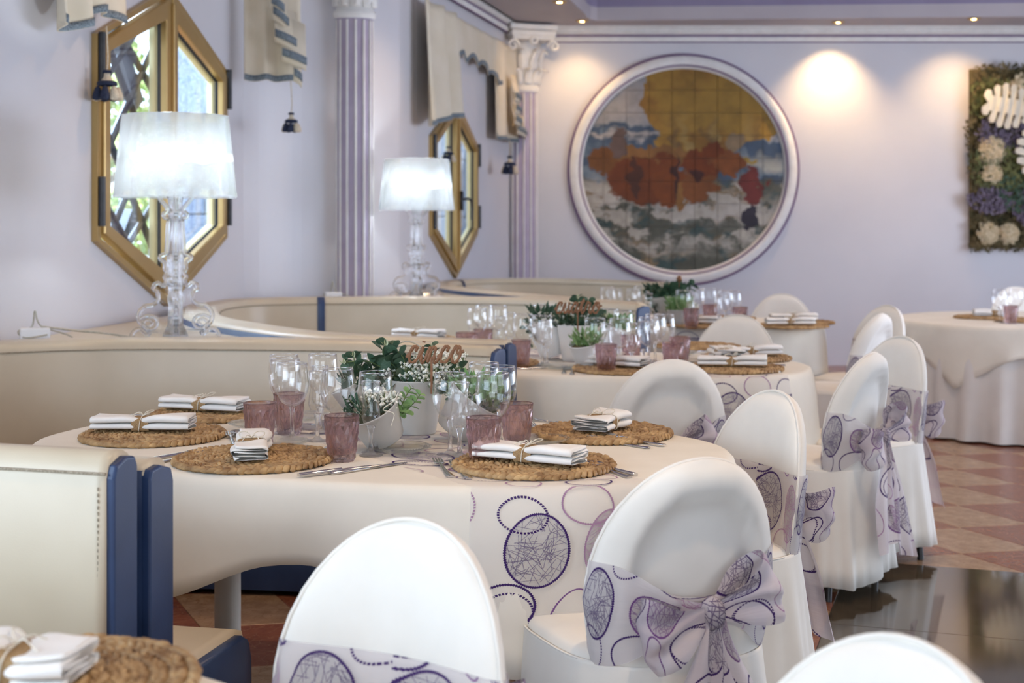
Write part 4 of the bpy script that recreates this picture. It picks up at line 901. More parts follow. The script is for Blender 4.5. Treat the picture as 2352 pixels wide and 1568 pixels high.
    for f in strips:                          # navy welt across the inner face
        i = min(range(n), key=lambda k: abs(s[k]/Lt-f)); mb = MB(); a = P[i]; tt = T[i]; no = NO[i]; w_ = 0.022; rows = []
        for o, z in ((-0.012, 0.47), (-0.016, 0.55), (-0.010, zt-0.045), (-0.004, zt-0.02), (0.012, zt-0.002), (0.04, zt+0.004)):
            rows.append([(a.x+tt.x*q+no.x*(o+abs(q)*0.2), a.y+tt.y*q+no.y*(o+abs(q)*0.2), z) for q in (-w_, -w_*0.5, 0, w_*0.5, w_)])
        mb.grid(rows); part('welt', mb, M['navy'], t)
    return P, NO, th, t
p5 = [(-0.668, 2.755), (-0.95, 2.83), (-1.30, 3.02), (-1.66, 3.45), (-1.90, 4.1), (-2.02, 4.75), (-2.03, 5.12), (-1.90, 5.27), (-1.535, 5.42), (-0.95, 5.40), (-0.45, 5.31), (-0.080, 5.135)]
p4 = [(0.005, 5.385), (-0.262, 5.49), (-0.725, 5.77), (-1.143, 6.34), (-1.34, 6.72), (-1.46, 7.14), (-1.557, 7.62), (-1.547, 7.95), (-1.44, 8.17), (-1.23, 8.26), (-0.98, 8.31), (-0.45, 8.35), (0.06, 8.22), (0.40, 7.98), (0.665, 7.66)]
p3 = [(0.745, 7.885), (0.40, 8.40), (0.067, 9.0), (-0.25, 9.60), (-0.42, 10.15), (-0.41, 10.65), (-0.22, 11.02), (0.10, 11.12), (0.45, 11.02), (0.80, 10.75), (1.15, 10.38)]
p6 = [(-1.64, -0.05), (-2.15, 0.3), (-2.5, 1.1), (-2.45, 2.0), (-2.05, 2.55), (-1.5, 2.68), (-1.05, 2.63), (-0.727, 2.545)]
B5 = booth('curved cream booth round the nearest set table, lamp on the ledge behind its far arm', p5)
B4 = booth('curved cream booth round the second table with the cuatro sign', p4, strips=(0.655,), zt=0.888)
B3 = booth('farthest curved cream booth below the round picture', p3, strips=(0.62,), th1=0.16, zt=0.888)
B6 = booth('cream and navy booth end at the lower left, stitched face towards the camera', p6, zt=0.915, th0=0.085)
def ledge(label, loop):
    mb = MB(); mb.poly([loop], 0.70, LEDGE); o = part('booth_ledge', mb, M['cream'], None, False); tag(o, label, 'ledge')
P5, N5, T5, _ = B5; P4, N4, T4, _ = B4; P3, N3, T3, _ = B3
i0 = min(range(len(P5)), key=lambda k: (P5[k]-Vector((-2.03, 5.12))).length)
lp = [tuple(P5[k]+N5[k]*T5[k]*0.5) for k in range(len(P5)-4, i0, -1)]
lp += [(A1.x+0.01, A1.y), (w1x(6.5)+0.01, 6.5), (w1x(7.9)+0.01, 7.9)]
i1 = min(range(len(P4)), key=lambda k: (P4[k]-Vector((-1.557, 7.62))).length)
lp += [tuple(P4[k]+N4[k]*T4[k]*0.5) for k in range(i1, 3, -1)]
ledge('cream padded ledge behind the near booths carrying the large lamp', lp)
i2 = min(range(len(P4)), key=lambda k: (P4[k]-Vector((-1.547, 7.95))).length)
lp = [tuple(P4[k]+N4[k]*T4[k]*0.5) for k in range(len(P4)-4, i2, -1)]
lp += [(B1.x+0.03, B1.y-0.03), (-1.30, 8.78), (-1.03, 8.94), (-0.94, 9.04), (-0.75, 9.6), (-0.67, 10.1), (w2x(11.0)+0.01, 11.0)]
i3 = min(range(len(P3)), key=lambda k: (P3[k]-Vector((-0.41, 10.65))).length)
lp += [tuple(P3[k]+N3[k]*T3[k]*0.5) for k in range(i3, 3, -1)]
ledge('cream padded ledge behind the far booths carrying the smaller lamp', lp)

# ================================================================== LAMPS
def lamp(label, x, y, z, s, rz):
    t = thing('table_lamp', label, 'lamp', (x, y, z), rz, 'clear baroque table lamps'); 
    # silhouette of one wing: (radius, height), outer then inner edge
    RS = 0.70
    W_ = [(0.235, 0.0), (0.25, 0.02), (0.23, 0.045), (0.20, 0.05), (0.165, 0.028), (0.150, 0.03), (0.165, 0.055), (0.205, 0.085), (0.21, 0.125), (0.175, 0.16), (0.135, 0.165), (0.105, 0.18), (0.098, 0.205), (0.105, 0.232), (0.125, 0.24), (0.122, 0.262), (0.095, 0.27), (0.072, 0.255), (0.06, 0.262), (0.052, 0.285), (0.062, 0.30), (0.048, 0.318), (0.060, 0.335), (0.058, 0.352), (0.066, 0.372), (0.088, 0.385), (0.085, 0.40), (0.055, 0.41), (0.050, 0.44), (0.040, 0.56), (0.038, 0.575), (0.062, 0.583), (0.066, 0.600), (0.048, 0.612), (0.050, 0.63), (0.068, 0.65), (0.092, 0.675), (0.102, 0.70), (0.088, 0.72)]
    W_ = [(r*RS, h) for r, h in W_]
    k = 0.86
    for w_ in range(4):
        a = PI/2*w_; ca_, sa_ = math.cos(a), math.sin(a); mb = MB(); n = len(W_)
        for rr, thk, sc_ in ((0, 0, 0),):
            rows = []
            for off, ins in ((-0.012, 0.006), (-0.016, 0.012), (0.016, 0.012), (0.012, 0.006)): pass
        # solid plate: strip from the axis to the profile
        rows = []
        for (r, h) in W_:
            inner = 0.006
            sec = [(inner, -0.008), (max(inner+.002, r-0.012), -0.008), (max(inner+.003, r-0.006), -0.013), (r, -0.009), (r, 0.009), (max(inner+.003, r-0.006), 0.013), (max(inner+.002, r-0.012), 0.008), (inner, 0.008)]
            rows.append([((q*ca_-o*sa_)*1.0, q*sa_+o*ca_, h*k) for q, o in sec])
        mb.grid(rows, closed_u=True); mb.fan(rows[0]); mb.fan(rows[-1][::-1]); part('wing', mb, M['wine'], t, fix=True)
        em = MB(); em.tube(cat([(r*ca_, r*sa_, max(0.008, h*k)) for r, h in W_], 3), 0.0095, 7); part('edge_moulding', em, M['stemglass'], t)
        sp_ = MB(); pts = []
        for q in range(30):
            b = q/29*3.4*PI; r = 0.042*(1-q/29*0.85); R_ = 0.105+r*math.cos(b+0.6); Z_ = 0.078+r*math.sin(b+0.6); pts.append((R_*ca_, R_*sa_, Z_*k))
        sp_.tube(pts, 0.0075, 6); part('scroll', sp_, M['acrylic'], t)
    col_ = MB(); col_.lathe([(0.0, 0.0), (0.055, 0.0), (0.05, 0.02), (0.032, 0.06), (0.028, 0.14), (0.034, 0.17), (0.026, 0.2), (0.034, 0.23), (0.026, 0.26), (0.032, 0.30), (0.036, 0.34), (0.026, 0.37), (0.022, 0.50), (0.034, 0.515), (0.024, 0.53), (0.034, 0.59), (0.05, 0.62), (0.0, 0.625)], 20); part('stem', col_, M['acrylic'], t)
    z0, z1 = 0.582, 0.919; r0, r1 = 0.245, 0.212; n = 280; mb = MB(); rows = []
    for (zz, rr, rib) in ((z0, r0-0.004, 0), (z0, r0+0.003, 0.2), (z0+0.006, r0+0.003, 0.2), (z0+0.01, r0, 1), (z1-0.008, r1, 1), (z1-0.004, r1+0.003, 0.2), (z1, r1+0.003, 0.2), (z1, r1-0.004, 0), (z0, r0-0.004, 0)):
        rows.append([((rr+rib*0.0036*(1 if q % 2 else -0.6))*math.cos(2*PI*q/n), (rr+rib*0.0036*(1 if q % 2 else -0.6))*math.sin(2*PI*q/n), zz) for q in range(n)])
    mb.grid(rows, closed_u=True); part('lamp_shade', mb, M['shade'], t)
    for q in range(4):
        a = 2*PI*q/4+0.35; c = (0.115*math.cos(a), 0.115*math.sin(a), 0.745); mb = MB()
        mb.lathe([(0.001, 0.04), (0.018, 0.034), (0.03, 0.012), (0.028, -0.012), (0.014, -0.034), (0.001, -0.04)], 14); mb.xf(Matrix.Translation(c) @ Matrix.Rotation(a, 4, 'Z') @ Matrix.Rotation(PI/2, 4, 'Y') @ Matrix.Diagonal((0.7, 0.7, 1.35, 1))); part('bulb', mb, M['bulb'], t)
        mb = MB(); mb.tube([(0, 0, 0.62), (c[0]*0.7, c[1]*0.7, 0.64), (c[0]*0.5, c[1]*0.5, 0.745)], 0.009, 8); part('lamp_holder', mb, M['acrylic'], t)
    t.scale = (s, s, s); return t
lamp('large clear baroque table lamp with a lit pleated shade, in front of the near window', PX(403, 5.85), 5.85, LEDGE, 1.0, 0.25)
lamp('clear baroque table lamp with a lit pleated shade, in front of the far window', PX(957, 8.95), 8.95, LEDGE, 0.955, 0.25)
light('POINT', 'lamp_glow', (PX(403, 5.85), 5.85, LEDGE+0.75), 6, (0.85, 0.94, 1.0), shadow_soft_size=0.03)
light('POINT', 'lamp_glow', (PX(957, 8.95), 8.95, LEDGE+0.72), 6, (0.85, 0.94, 1.0), shadow_soft_size=0.03)
def junction(label, px, pyb, Y, wpx, hpx, cable):
    x = PX(px, Y); w_ = wpx*Y/F; h_ = hpx*Y/F; t = thing('junction_box', label, 'box', (x, Y, LEDGE), 0.35)
    mb = MB(); mb.box((0, 0, h_/2), (w_, w_*0.7, h_)); bev(part('housing', mb, M['plastic'], t, False), 0.006)
    mb = MB(); mb.tube(cat([(w_*0.4, -w_*.36, h_*.6), (-w_*.3, -w_*.4, h_*.45), (-w_*.55, 0, h_*.8), (-w_*.1, w_*.1, h_*1.05), (0, 0, h_*2.0), (w_*.2, 0, h_*1.1), (w_*1.1, 0, h_*.5), (w_*1.3, -w_*.3, 0.006), (w_*.6, -w_*.5, 0.006)], 6), 0.0035, 6); part('wire_loop', mb, M['wire'], t)
    if cable: mb = MB(); mb.tube(cat([(w_*.2, 0, h_*1.05), (w_*1.4, 0, h_*.75), (w_*2.6, 0.02, 0.03), (w_*4.2, -0.15, 0.005), (w_*6.0, -0.28, 0.005)], 8), 0.0045, 6); part('cable', mb, M['wire'], t)
junction('white junction box with a coiled wire at the left end of the ledge', 80, 763, 5.62, 66, 38, True)
junction('small white junction box at the foot of the lilac column', 764, 680, 8.55, 38, 24, False)
# ================================================================== TABLES AND CLOTHS
AX = Vector((0.96, -0.28)); BX = Vector((0.28, 0.96)); SE = 2.5
class Top:
    """superellipse table outline with a draped cloth"""
    def __init__(s, c, a, b, zt, drop, folds=9, amp=0.018, flare=0.10, se=SE, seed=0, ax=AX, bx=BX):
        s.c = Vector(c); s.a = a; s.b = b; s.zt = zt; s.drop = drop; s.folds = folds; s.amp = amp; s.flare = flare; s.se = se; s.seed = seed; s.ax = ax; s.bx = bx
    def edge(s, th):
        c, n = math.cos(th), math.sin(th); u = s.a*math.copysign(abs(c)**(2/s.se), c); w_ = s.b*math.copysign(abs(n)**(2/s.se), n)
        gu = math.copysign((abs(u)/s.a)**(s.se-1)/s.a, u); gw = math.copysign((abs(w_)/s.b)**(s.se-1)/s.b, w_)
        nn = (s.ax*gu+s.bx*gw).normalized(); return s.c+s.ax*u+s.bx*w_, nn
    def theta(s, p):
        q = Vector(p)-s.c; u, w_ = q.dot(s.ax), q.dot(s.bx)
        return math.atan2(math.copysign((abs(w_)/s.b)**(s.se/2), w_), math.copysign((abs(u)/s.a)**(s.se/2), u))
    def inside(s, p):
        q = Vector(p)-s.c; return (abs(q.dot(s.ax))/s.a)**s.se+(abs(q.dot(s.bx))/s.b)**s.se
    def pos(s, th, d, off=0.0):
        P, n = s.edge(th); D = s.drop(th) if callable(s.drop) else s.drop; k = d/max(D, 0.01)
        f = math.sin(th*s.folds+s.seed+0.7*math.sin(th*3+s.seed)); g = math.sin(th*s.folds*2.3+s.seed*2)
        o = s.flare*d*0.35+s.amp*k*(f+0.35*g)*sstep(0, 0.2, d)+s.amp*0.7*sstep(0, 0.1, d)
        if d < 0.02: r = 0.02; a = d/0.02*PI/2; o += r*math.sin(a)-0.02; z = s.zt-r*(1-math.cos(a))
        else: z = s.zt-d
        q = P+n*(o+off); return (q.x, q.y, z)
    def cloth(s, nth=200, hem_ext=0.0):
        mb = MB(); ths = [2*PI*i/nth for i in range(nth)]; rows = []
        for k in (0.02, 0.3, 0.6, 0.85, 0.96): rows.append([(*(s.c+(s.edge(t)[0]-s.edge(t)[1]*0.02-s.c)*k), s.zt) for t in ths])
        for f in (0, 0.02, 0.05, 0.1, 0.2, 0.35, 0.5, 0.7, 0.85, 1.0):
            rows.append([s.pos(t, (s.drop(t) if callable(s.drop) else s.drop)*f) for t in ths])
        mb.grid(rows, closed_u=True); mb.fan(rows[0]); return mb
    def runner(s, start, d, wd, s_front, s_back, off=0.004):
        d = Vector(d).normalized(); pr = Vector((d.y, -d.x)); rows = []; uvs = []; NT = 44
        def s_edge(q, sg):                     # distance along d from q to the outline
            lo, hi = 0.0, 2.0
            base = q+d*0
            for _ in range(40):
                m_ = (lo+hi)/2
                if s.inside(base+d*(sg*m_)) < 1: lo = m_
                else: hi = m_
            return lo
        cols = []
        for j in range(NT+1):
            t = (j/NT-0.5)*wd; q0 = Vector(start)+pr*t; mid = q0+d*0.55
            f_, b_ = s_edge(mid, -1), s_edge(mid, 1); col = []; uvc = []
            hf = s_front+0.02*math.sin(j*0.5); hb = s_back
            for d_ in [hf*(1-k/26) for k in range(26)]:
                e = mid-d*f_; th = s.theta(e); col.append(s.pos(th, d_, off+0.002*math.sin(j*1.1)*k if False else off+0.003*(1+math.sin(t*38))*min(1, d_*5))); uvc.append((t, d_))
            nn = 30
            for k in range(nn+1):
                x = lerp(-f_, b_, k/nn); e = mid+d*x; col.append((e.x, e.y, s.zt+off*0.6+0.0012*(1+math.sin(x*60+t*25)))); uvc.append((t, -x-f_))
            for d_ in [hb*(k+1)/8 for k in range(8)]:
                e = mid+d*b_; th = s.theta(e); col.append(s.pos(th, d_, off)); uvc.append((t, -f_-b_-d_))
            cols.append(col); uvs.append(uvc)
        rows = [[cols[j][i] for j in range(NT+1)] for i in range(len(cols[0]))]; u2 = [[(uvs[j][i][0]+0.17, uvs[j][i][1]+0.0) for j in range(NT+1)] for i in range(len(cols[0]))]
        mb = MB(); mb.grid(rows, uvs=u2, flip=True); return mb
def table(label, T, legs=True, group='banquet tables'):
    t = thing('dining_table', label, 'table', (T.c.x, T.c.y, 0), 0, group)
    mb = MB(); ths = [2*PI*i/72 for i in range(72)]
    r0 = [(*(T.edge(q)[0]-T.edge(q)[1]*0.03-T.c), T.zt-0.035) for q in ths]; r1 = [(x, y, T.zt-0.008) for x, y, z in r0]
    mb.grid([r0, r1], closed_u=True); mb.fan(r0[::-1]); mb.fan(r1); part('tabletop', mb, M['cream'], t)
    for su in (-1, 1):
        for sw in (-1, 1):
            p = T.ax*(su*T.a*0.62)+T.bx*(sw*T.b*0.52); mb = MB(); mb.tube([(p.x, p.y, 0.0), (p.x, p.y, T.zt-0.03)], 0.038, 14); part('leg', mb, M['cloth'], t)
    return t
ZTB = 0.745
def gpx(T, px, py): return T.theta(G(px, py, T.zt).xy)
T5 = Top((-0.36, 3.74), 0.93, 0.545, ZTB, None, folds=9, amp=0.026, flare=0.32, seed=0.6)
th_dip = T5.theta((-0.42, 3.20)); th_dip2 = T5.theta((-0.75, 3.35))
T5.drop = lambda th: 0.305-0.115*math.exp(-((((th-th_dip+PI) % (2*PI))-PI)/0.20)**2)+0.02*math.sin(th*5)+0.08*math.exp(-((((th-gpx(T5, 1150, 1100)+PI) % (2*PI))-PI)/0.35)**2)
T4 = Top((0.31, 5.93), 0.92, 0.54, ZTB, lambda th: 0.50+0.03*math.sin(th*4), folds=9, amp=0.016, flare=0.20, seed=1.9)
T3 = Top((0.92, 8.40), 0.90, 0.52, ZTB, lambda th: 0.27+0.09*max(0, math.cos(2*(th-0.5)))**2, folds=8, amp=0.016, flare=0.10, seed=3.1)
T6 = Top((-1.10, 1.57), 0.93, 0.54, ZTB, 0.30, folds=7, amp=0.014, flare=0.1, seed=4.2)
TR = Top((3.36, 9.22), 0.86, 0.86, 0.70, None, folds=14, amp=0.016, flare=0.10, se=2.0, seed=0.4)
TR.drop = lambda th: 0.18+0.20*max(0, 1-abs(((th-math.radians(238)+PI) % (2*PI))-PI)/0.42)**1.2
for T, nm, lab, cl in ((T5, 'cinco', 'nearest set banquet table beneath the cream cloth with the cinco sign', 'cream tablecloth on the nearest set table, its hem raised beside the foreground chair'),
                       (T4, 'cuatro', 'second banquet table beneath the white cloth with the cuatro sign', 'white tablecloth on the second table with the cuatro sign'),
                       (T3, 'tres', 'third banquet table in front of the farthest booth', 'short cream overcloth on the third table above its pleated skirt'),
                       (T6, 'near', 'table at the lower left corner, only its cloth and place mat in view', 'white tablecloth at the lower left corner under the blurred place mat'),
                       (TR, 'right', 'round table by the back wall at the right edge', 'cream overcloth with a hanging corner on the round table at right')):
    table(lab, T); mb = T.cloth(280 if T in (T5, TR) else 200); o = part('tablecloth', mb, M['cloth'], None); tag(o, cl, 'tablecloth')
    s_ = o.modifiers.new('s', 'SOLIDIFY'); s_.thickness = 0.002; s_.offset = -1
def pleats(T, label, n):
    mb = MB(); ths = [2*PI*i/(n*8) for i in range(n*8)]; rows = []
    for k in range(7):
        v = k/6; z = lerp(T.zt-0.012, 0.012, v); row = []
        for i, th in enumerate(ths):
            P, nn = T.edge(th); o = -0.012+0.05*v+(0.008+0.020*v)*math.sin(th*n+0.6*math.sin(th*5)); q = P+nn*o; row.append((q.x, q.y, z))
        rows.append(row)
    mb.grid(rows, closed_u=True); o = part('table_skirt', mb, M['skirt'], None); tag(o, label, 'table skirt')
pleats(T3, 'pleated cream skirt reaching the floor under the third table', 34)
pleats(TR, 'pleated grey cream skirt under the round table at right', 30)
mb = T5.runner((0.135, 3.13), (-0.56, 0.83), 0.375, 0.37, 0.2); o = part('table_runner', mb, M['runner'], None); tag(o, 'sheer runner with purple rings hanging over the front of the nearest table', 'table runner')
mb = T4.runner((0.82, 5.44), (-0.62, 0.78), 0.36, 0.42, 0.2); o = part('table_runner', mb, M['runner'], None); tag(o, 'sheer ring patterned runner hanging over the front of the second table', 'table runner')
mb = T3.runner((1.05, 7.9), (-0.50, 0.86), 0.34, 0.24, 0.15); o = part('table_runner', mb, M['runner'], None); tag(o, 'sheer ring patterned runner on the third table', 'table runner')

# ================================================================== TABLEWARE PROTOTYPES
def lump(mb, c, d, nrm, l, w_, h, up=Vector((0, 0, 1))):
    side = up.cross(d).normalized(); o = len(mb.v); prof = ((-0.5, 0.25), (-0.25, 0.85), (0.05, 1.0), (0.33, 0.72), (0.5, 0.2)); rows = []
    for t, k in prof: rows.append([Vector(c)+d*(t*l)+side*(w_*k*math.cos(a))+up*(h*k*max(-0.5, math.sin(a))) for a in [2*PI*q/6 for q in range(6)]])
    mb.grid(rows, closed_u=True); mb.fan(rows[-1]); mb.fan(rows[0][::-1])
def placemat(label, p, rz, group, cap=8):
    t = thing('placemat', label, 'placemat', (p[0], p[1], p[2]), rz, group); rr = random.Random(5)
    mb = MB(); mb.lathe([(0.0, 0.001), (0.182, 0.001), (0.184, 0.006), (0.0, 0.006)], 40); part('base', mb, M['rattan'], t)
    for k in range(cap):
        r = 0.010+0.0243*k; mb = MB(); n = max(5, int(2*PI*r/0.0165)); big = 1.25 if k == cap-1 else 1.0
        for i in range(n):
            for s_ in (-1, 1):
                a = 2*PI*(i+(0.5 if s_ > 0 else 0))/n; rad = r+s_*0.0062*big; c = Vector((rad*math.cos(a), rad*math.sin(a), 0.0066+rr.uniform(-.0008, .0014)))
                tg = Vector((-math.sin(a), math.cos(a), 0)); ra = Vector((math.cos(a), math.sin(a), 0)); d = (tg+ra*(-s_)*0.55*rr.uniform(.7, 1.3)).normalized()
                lump(mb, c, d, None, 0.026*rr.uniform(.85, 1.1)*big, 0.0056*big*rr.uniform(.85, 1.1), 0.0088*rr.uniform(.75, 1.2)*big)
        part('braid_coil', mb, M['rattan'], t)
    return t
def ribbon_fold(path, th):                   # closed outline around a planar path
    P = [Vector(p) for p in path]; n = len(P); Lf, Rt = [], []
    for i in range(n):
        d = (P[min(i+1, n-1)]-P[max(i-1, 0)]).normalized(); nn = Vector((-d.y, d.x)); Lf.append(P[i]+nn*th/2); Rt.append(P[i]-nn*th/2)
    return Lf+Rt[::-1]
def napkin(label, p, rz, group, length=0.27, wd=0.075, layers=4, gap=0.0095, flat=1.0):
    t = thing('napkin', label, 'napkin', tuple(p), rz, group); path = []
    for k in range(layers):
        y = 0.006+k*gap; xs = [-wd/2, -wd/4, 0, wd/4, wd/2]
        if k % 2: xs = xs[::-1]
        for i, x in enumerate(xs): path.append((x*(1-0.03*k), y+0.0012*math.sin(x*60+k*2)))
        if k < layers-1: sx = 1 if k % 2 == 0 else -1; path.append((sx*(wd/2+gap*0.45), y+gap*0.5))
    out = ribbon_fold(cat([(a, b, 0) for a, b in path], 3), 0.0068) if False else ribbon_fold([q.xy for q in cat([(a, b, 0) for a, b in path], 3)], 0.0066)
    mb = MB(); rows = []; N_ = 22
    for j in range(N_+1):
        v = j/N_-0.5; pin = 1-0.26*math.exp(-(v/0.10)**2); pz = 1-0.22*math.exp(-(v/0.10)**2); end = 1-0.04*abs(2*v)**3
        rows.append([(q.x*pin*end+0.004*math.sin(v*7), v*length, 0.003+(q.y)*pz*(1+0.10*math.sin(v*5+q.x*20))) for q in out])
    mb.grid(rows, closed_u=True)
    L3 = [[Vector((q.x, q.y, 0)) for q in out]]; tr = tessellate_polygon(L3); n = len(out)
    mb.add(rows[0], [tuple(x) for x in tr]); mb.add(rows[-1], [tuple(x)[::-1] for x in tr]); part('folded_cloth', mb, M['napkin'], t, fix=True)
    hh = 0.003+(0.006+(layers-1)*gap+0.0035)*0.80; ww = (wd/2+gap*0.5)*0.77
    mb = MB(); rows = []; 
    for q in range(24):
        a = 2*PI*q/24; x = math.copysign(abs(math.cos(a))**0.45, math.cos(a))*(ww+0.003); z = hh/2+math.copysign(abs(math.sin(a))**0.45, math.sin(a))*(hh/2+0.0025)+0.001
        rows.append([(x, y, max(0.001, z)) for y in (-0.024, -0.023, -0.008, 0.008, 0.023, 0.024)])
    mb.grid(rows, closed_v=True); o = part('burlap_band', mb, M['burlap'], t); s_ = o.modifiers.new('s', 'SOLIDIFY'); s_.thickness = 0.0016
    mb = MB(); mb.tube([(math.copysign(abs(math.cos(a))**0.5, math.cos(a))*(ww+0.0052), 0.003*math.sin(a*2), max(0.002, hh/2+math.copysign(abs(math.sin(a))**0.5, math.sin(a))*(hh/2+0.0048)+0.001)) for a in [2*PI*q/28 for q in range(28)]], 0.0014, 5, closed=True)
    zt_ = hh+0.006
    for s_ in (-1, 1):
        mb.tube(cat([(0, 0, zt_), (s_*0.012, 0.012, zt_+0.012), (s_*0.03, 0.02, zt_+0.010), (s_*0.026, 0.004, zt_+0.002), (0, 0, zt_)], 4), 0.0012, 5)
        mb.tube(cat([(0, 0, zt_), (s_*0.01, -0.015, zt_+0.008), (s_*0.022, -0.038, zt_-0.004)], 4), 0.0012, 5)
    part('twine_bow', mb, M['twine'], t); return t
def outline_strip(mb, st, z_fn, th=0.0022):    # st: (y, x0, x1)
    top = [[(x0, y, z_fn(y)+th/2), ((x0+x1)/2, y, z_fn(y)+th*0.9), (x1, y, z_fn(y)+th/2), (x1, y, z_fn(y)-th/2), (x0, y, z_fn(y)-th/2)] for y, x0, x1 in st]
    mb.grid(top, closed_u=True); mb.fan(top[0]); mb.fan(top[-1][::-1])
def fork(label, p, rz, group, tilt=0):
    t = thing('fork', label, 'fork', tuple(p), rz, group)
    zf = lambda y: 0.003+0.006*math.exp(-((y-0.045)/0.03)**2)+(0.010*sstep(0.06, 0.10, y) if True else 0)-0.004*sstep(0.09, 0.13, y)
    mb = MB(); outline_strip(mb, [(-0.10, -0.007, 0.007), (-0.095, -0.0095, 0.0095), (-0.07, -0.0085, 0.0085), (-0.02, -0.005, 0.005), (0.03, -0.0032, 0.0032), (0.045, -0.004, 0.004), (0.055, -0.009, 0.009), (0.062, -0.012, 0.012), (0.068, -0.0125, 0.0125)], zf, 0.0026); part('handle', mb, M['steel'], t)
    for k in range(4):
        x = (k-1.5)*0.0066; mb = MB(); outline_strip(mb, [(0.066, x-0.0026, x+0.0026), (0.08, x-0.0019, x+0.0019), (0.10, x-0.0017, x+0.0017), (0.108, x-0.0006, x+0.0006)], zf, 0.0022); part('tine', mb, M['steel'], t)
    return t
def knife(label, p, rz, group):
    t = thing('knife', label, 'knife', tuple(p), rz, group); zf = lambda y: 0.0035
    mb = MB(); outline_strip(mb, [(-0.11, -0.006, 0.006), (-0.10, -0.009, 0.009), (-0.05, -0.008, 0.008), (-0.005, -0.0055, 0.0055), (0.004, -0.0045, 0.0045)], zf, 0.0055); part('handle', mb, M['steel'], t)
    mb = MB(); outline_strip(mb, [(0.002, -0.005, 0.005), (0.012, -0.008, 0.007), (0.05, -0.0115, 0.0075), (0.085, -0.0105, 0.0078), (0.105, -0.004, 0.0074), (0.113, 0.004, 0.007)], zf, 0.0018); part('blade', mb, M['steel'], t); return t
def spoon(label, p, rz, group):
    t = thing('spoon', label, 'spoon', tuple(p), rz, group); zf = lambda y: 0.003+0.008*math.exp(-((y-0.035)/0.03)**2)
    mb = MB(); outline_strip(mb, [(-0.09, -0.007, 0.007), (-0.08, -0.009, 0.009), (-0.03, -0.005, 0.005), (0.03, -0.0032, 0.0032), (0.045, -0.004, 0.004)], zf, 0.0026); part('handle', mb, M['steel'], t)
    mb = MB(); rows = []
    for k in range(7):
        q = k/6; rows.append([(0.019*q*math.cos(a), 0.066+0.028*q*math.sin(a), 0.003+0.009*q*q) for a in [2*PI*i/20 for i in range(20)]])
    mb.grid(rows, closed_u=True); o = part('bowl', mb, M['steel'], t); s_ = o.modifiers.new('s', 'SOLIDIFY'); s_.thickness = 0.0018; return t
def wineglass(label, p, group, s=1.0):
    t = thing('wine_glass', label, 'wine glass', tuple(p), 0, group)
    mb = MB(); pr = [(0.0395, 0.205), (0.0405, 0.2045), (0.0425, 0.185), (0.0452, 0.160), (0.0452, 0.145), (0.041, 0.122), (0.030, 0.102), (0.015, 0.091), (0.007, 0.089)]
    pi_ = [(0.0385, 0.2045), (0.0412, 0.185), (0.0438, 0.16), (0.0438, 0.145), (0.0396, 0.123), (0.0285, 0.104), (0.013, 0.094), (0.0, 0.093)]
    mb.lathe(pr[::-1]+pi_, 40); part('bowl', mb, M['wine'], t)
    mb = MB(); mb.tube([(0.039*math.cos(2*PI*q/40), 0.039*math.sin(2*PI*q/40), 0.2046) for q in range(40)], 0.0013, 5, closed=True); part('rim', mb, M['rim'], t)
    mb = MB(); mb.lathe([(0.0, 0.0005), (0.034, 0.0005), (0.0355, 0.0018), (0.033, 0.0035), (0.018, 0.006), (0.009, 0.010), (0.0058, 0.018), (0.0050, 0.04), (0.0052, 0.065), (0.0065, 0.082), (0.010, 0.0905), (0.0, 0.092)], 28); part('stem', mb, M['stemglass'], t)
    return t
def flute(label, p, group):
    t = thing('tall_glass', label, 'tall glass', tuple(p), 0, group)
    mb = MB(); po = [(0.008, 0.073), (0.019, 0.082), (0.024, 0.098), (0.023, 0.115), (0.0205, 0.135), (0.0215, 0.16), (0.0232, 0.186)]; pi_ = [(0.0222, 0.186), (0.0204, 0.16), (0.0194, 0.135), (0.0218, 0.115), (0.0226, 0.098), (0.0176, 0.084), (0.0, 0.077)]
    mb.lathe(po+pi_, 32); part('bowl', mb, M['wine'], t)
    mb = MB(); mb.tube([(0.0227*math.cos(2*PI*q/32), 0.0227*math.sin(2*PI*q/32), 0.1862) for q in range(32)], 0.0012, 5, closed=True); part('rim', mb, M['rim'], t)
    mb = MB(); mb.lathe([(0.0, 0.0005), (0.029, 0.0005), (0.0305, 0.002), (0.014, 0.006), (0.007, 0.012), (0.0052, 0.03), (0.0055, 0.055), (0.0085, 0.068), (0.012, 0.074), (0.0, 0.077)], 26); part('stem', mb, M['stemglass'], t)
    return t
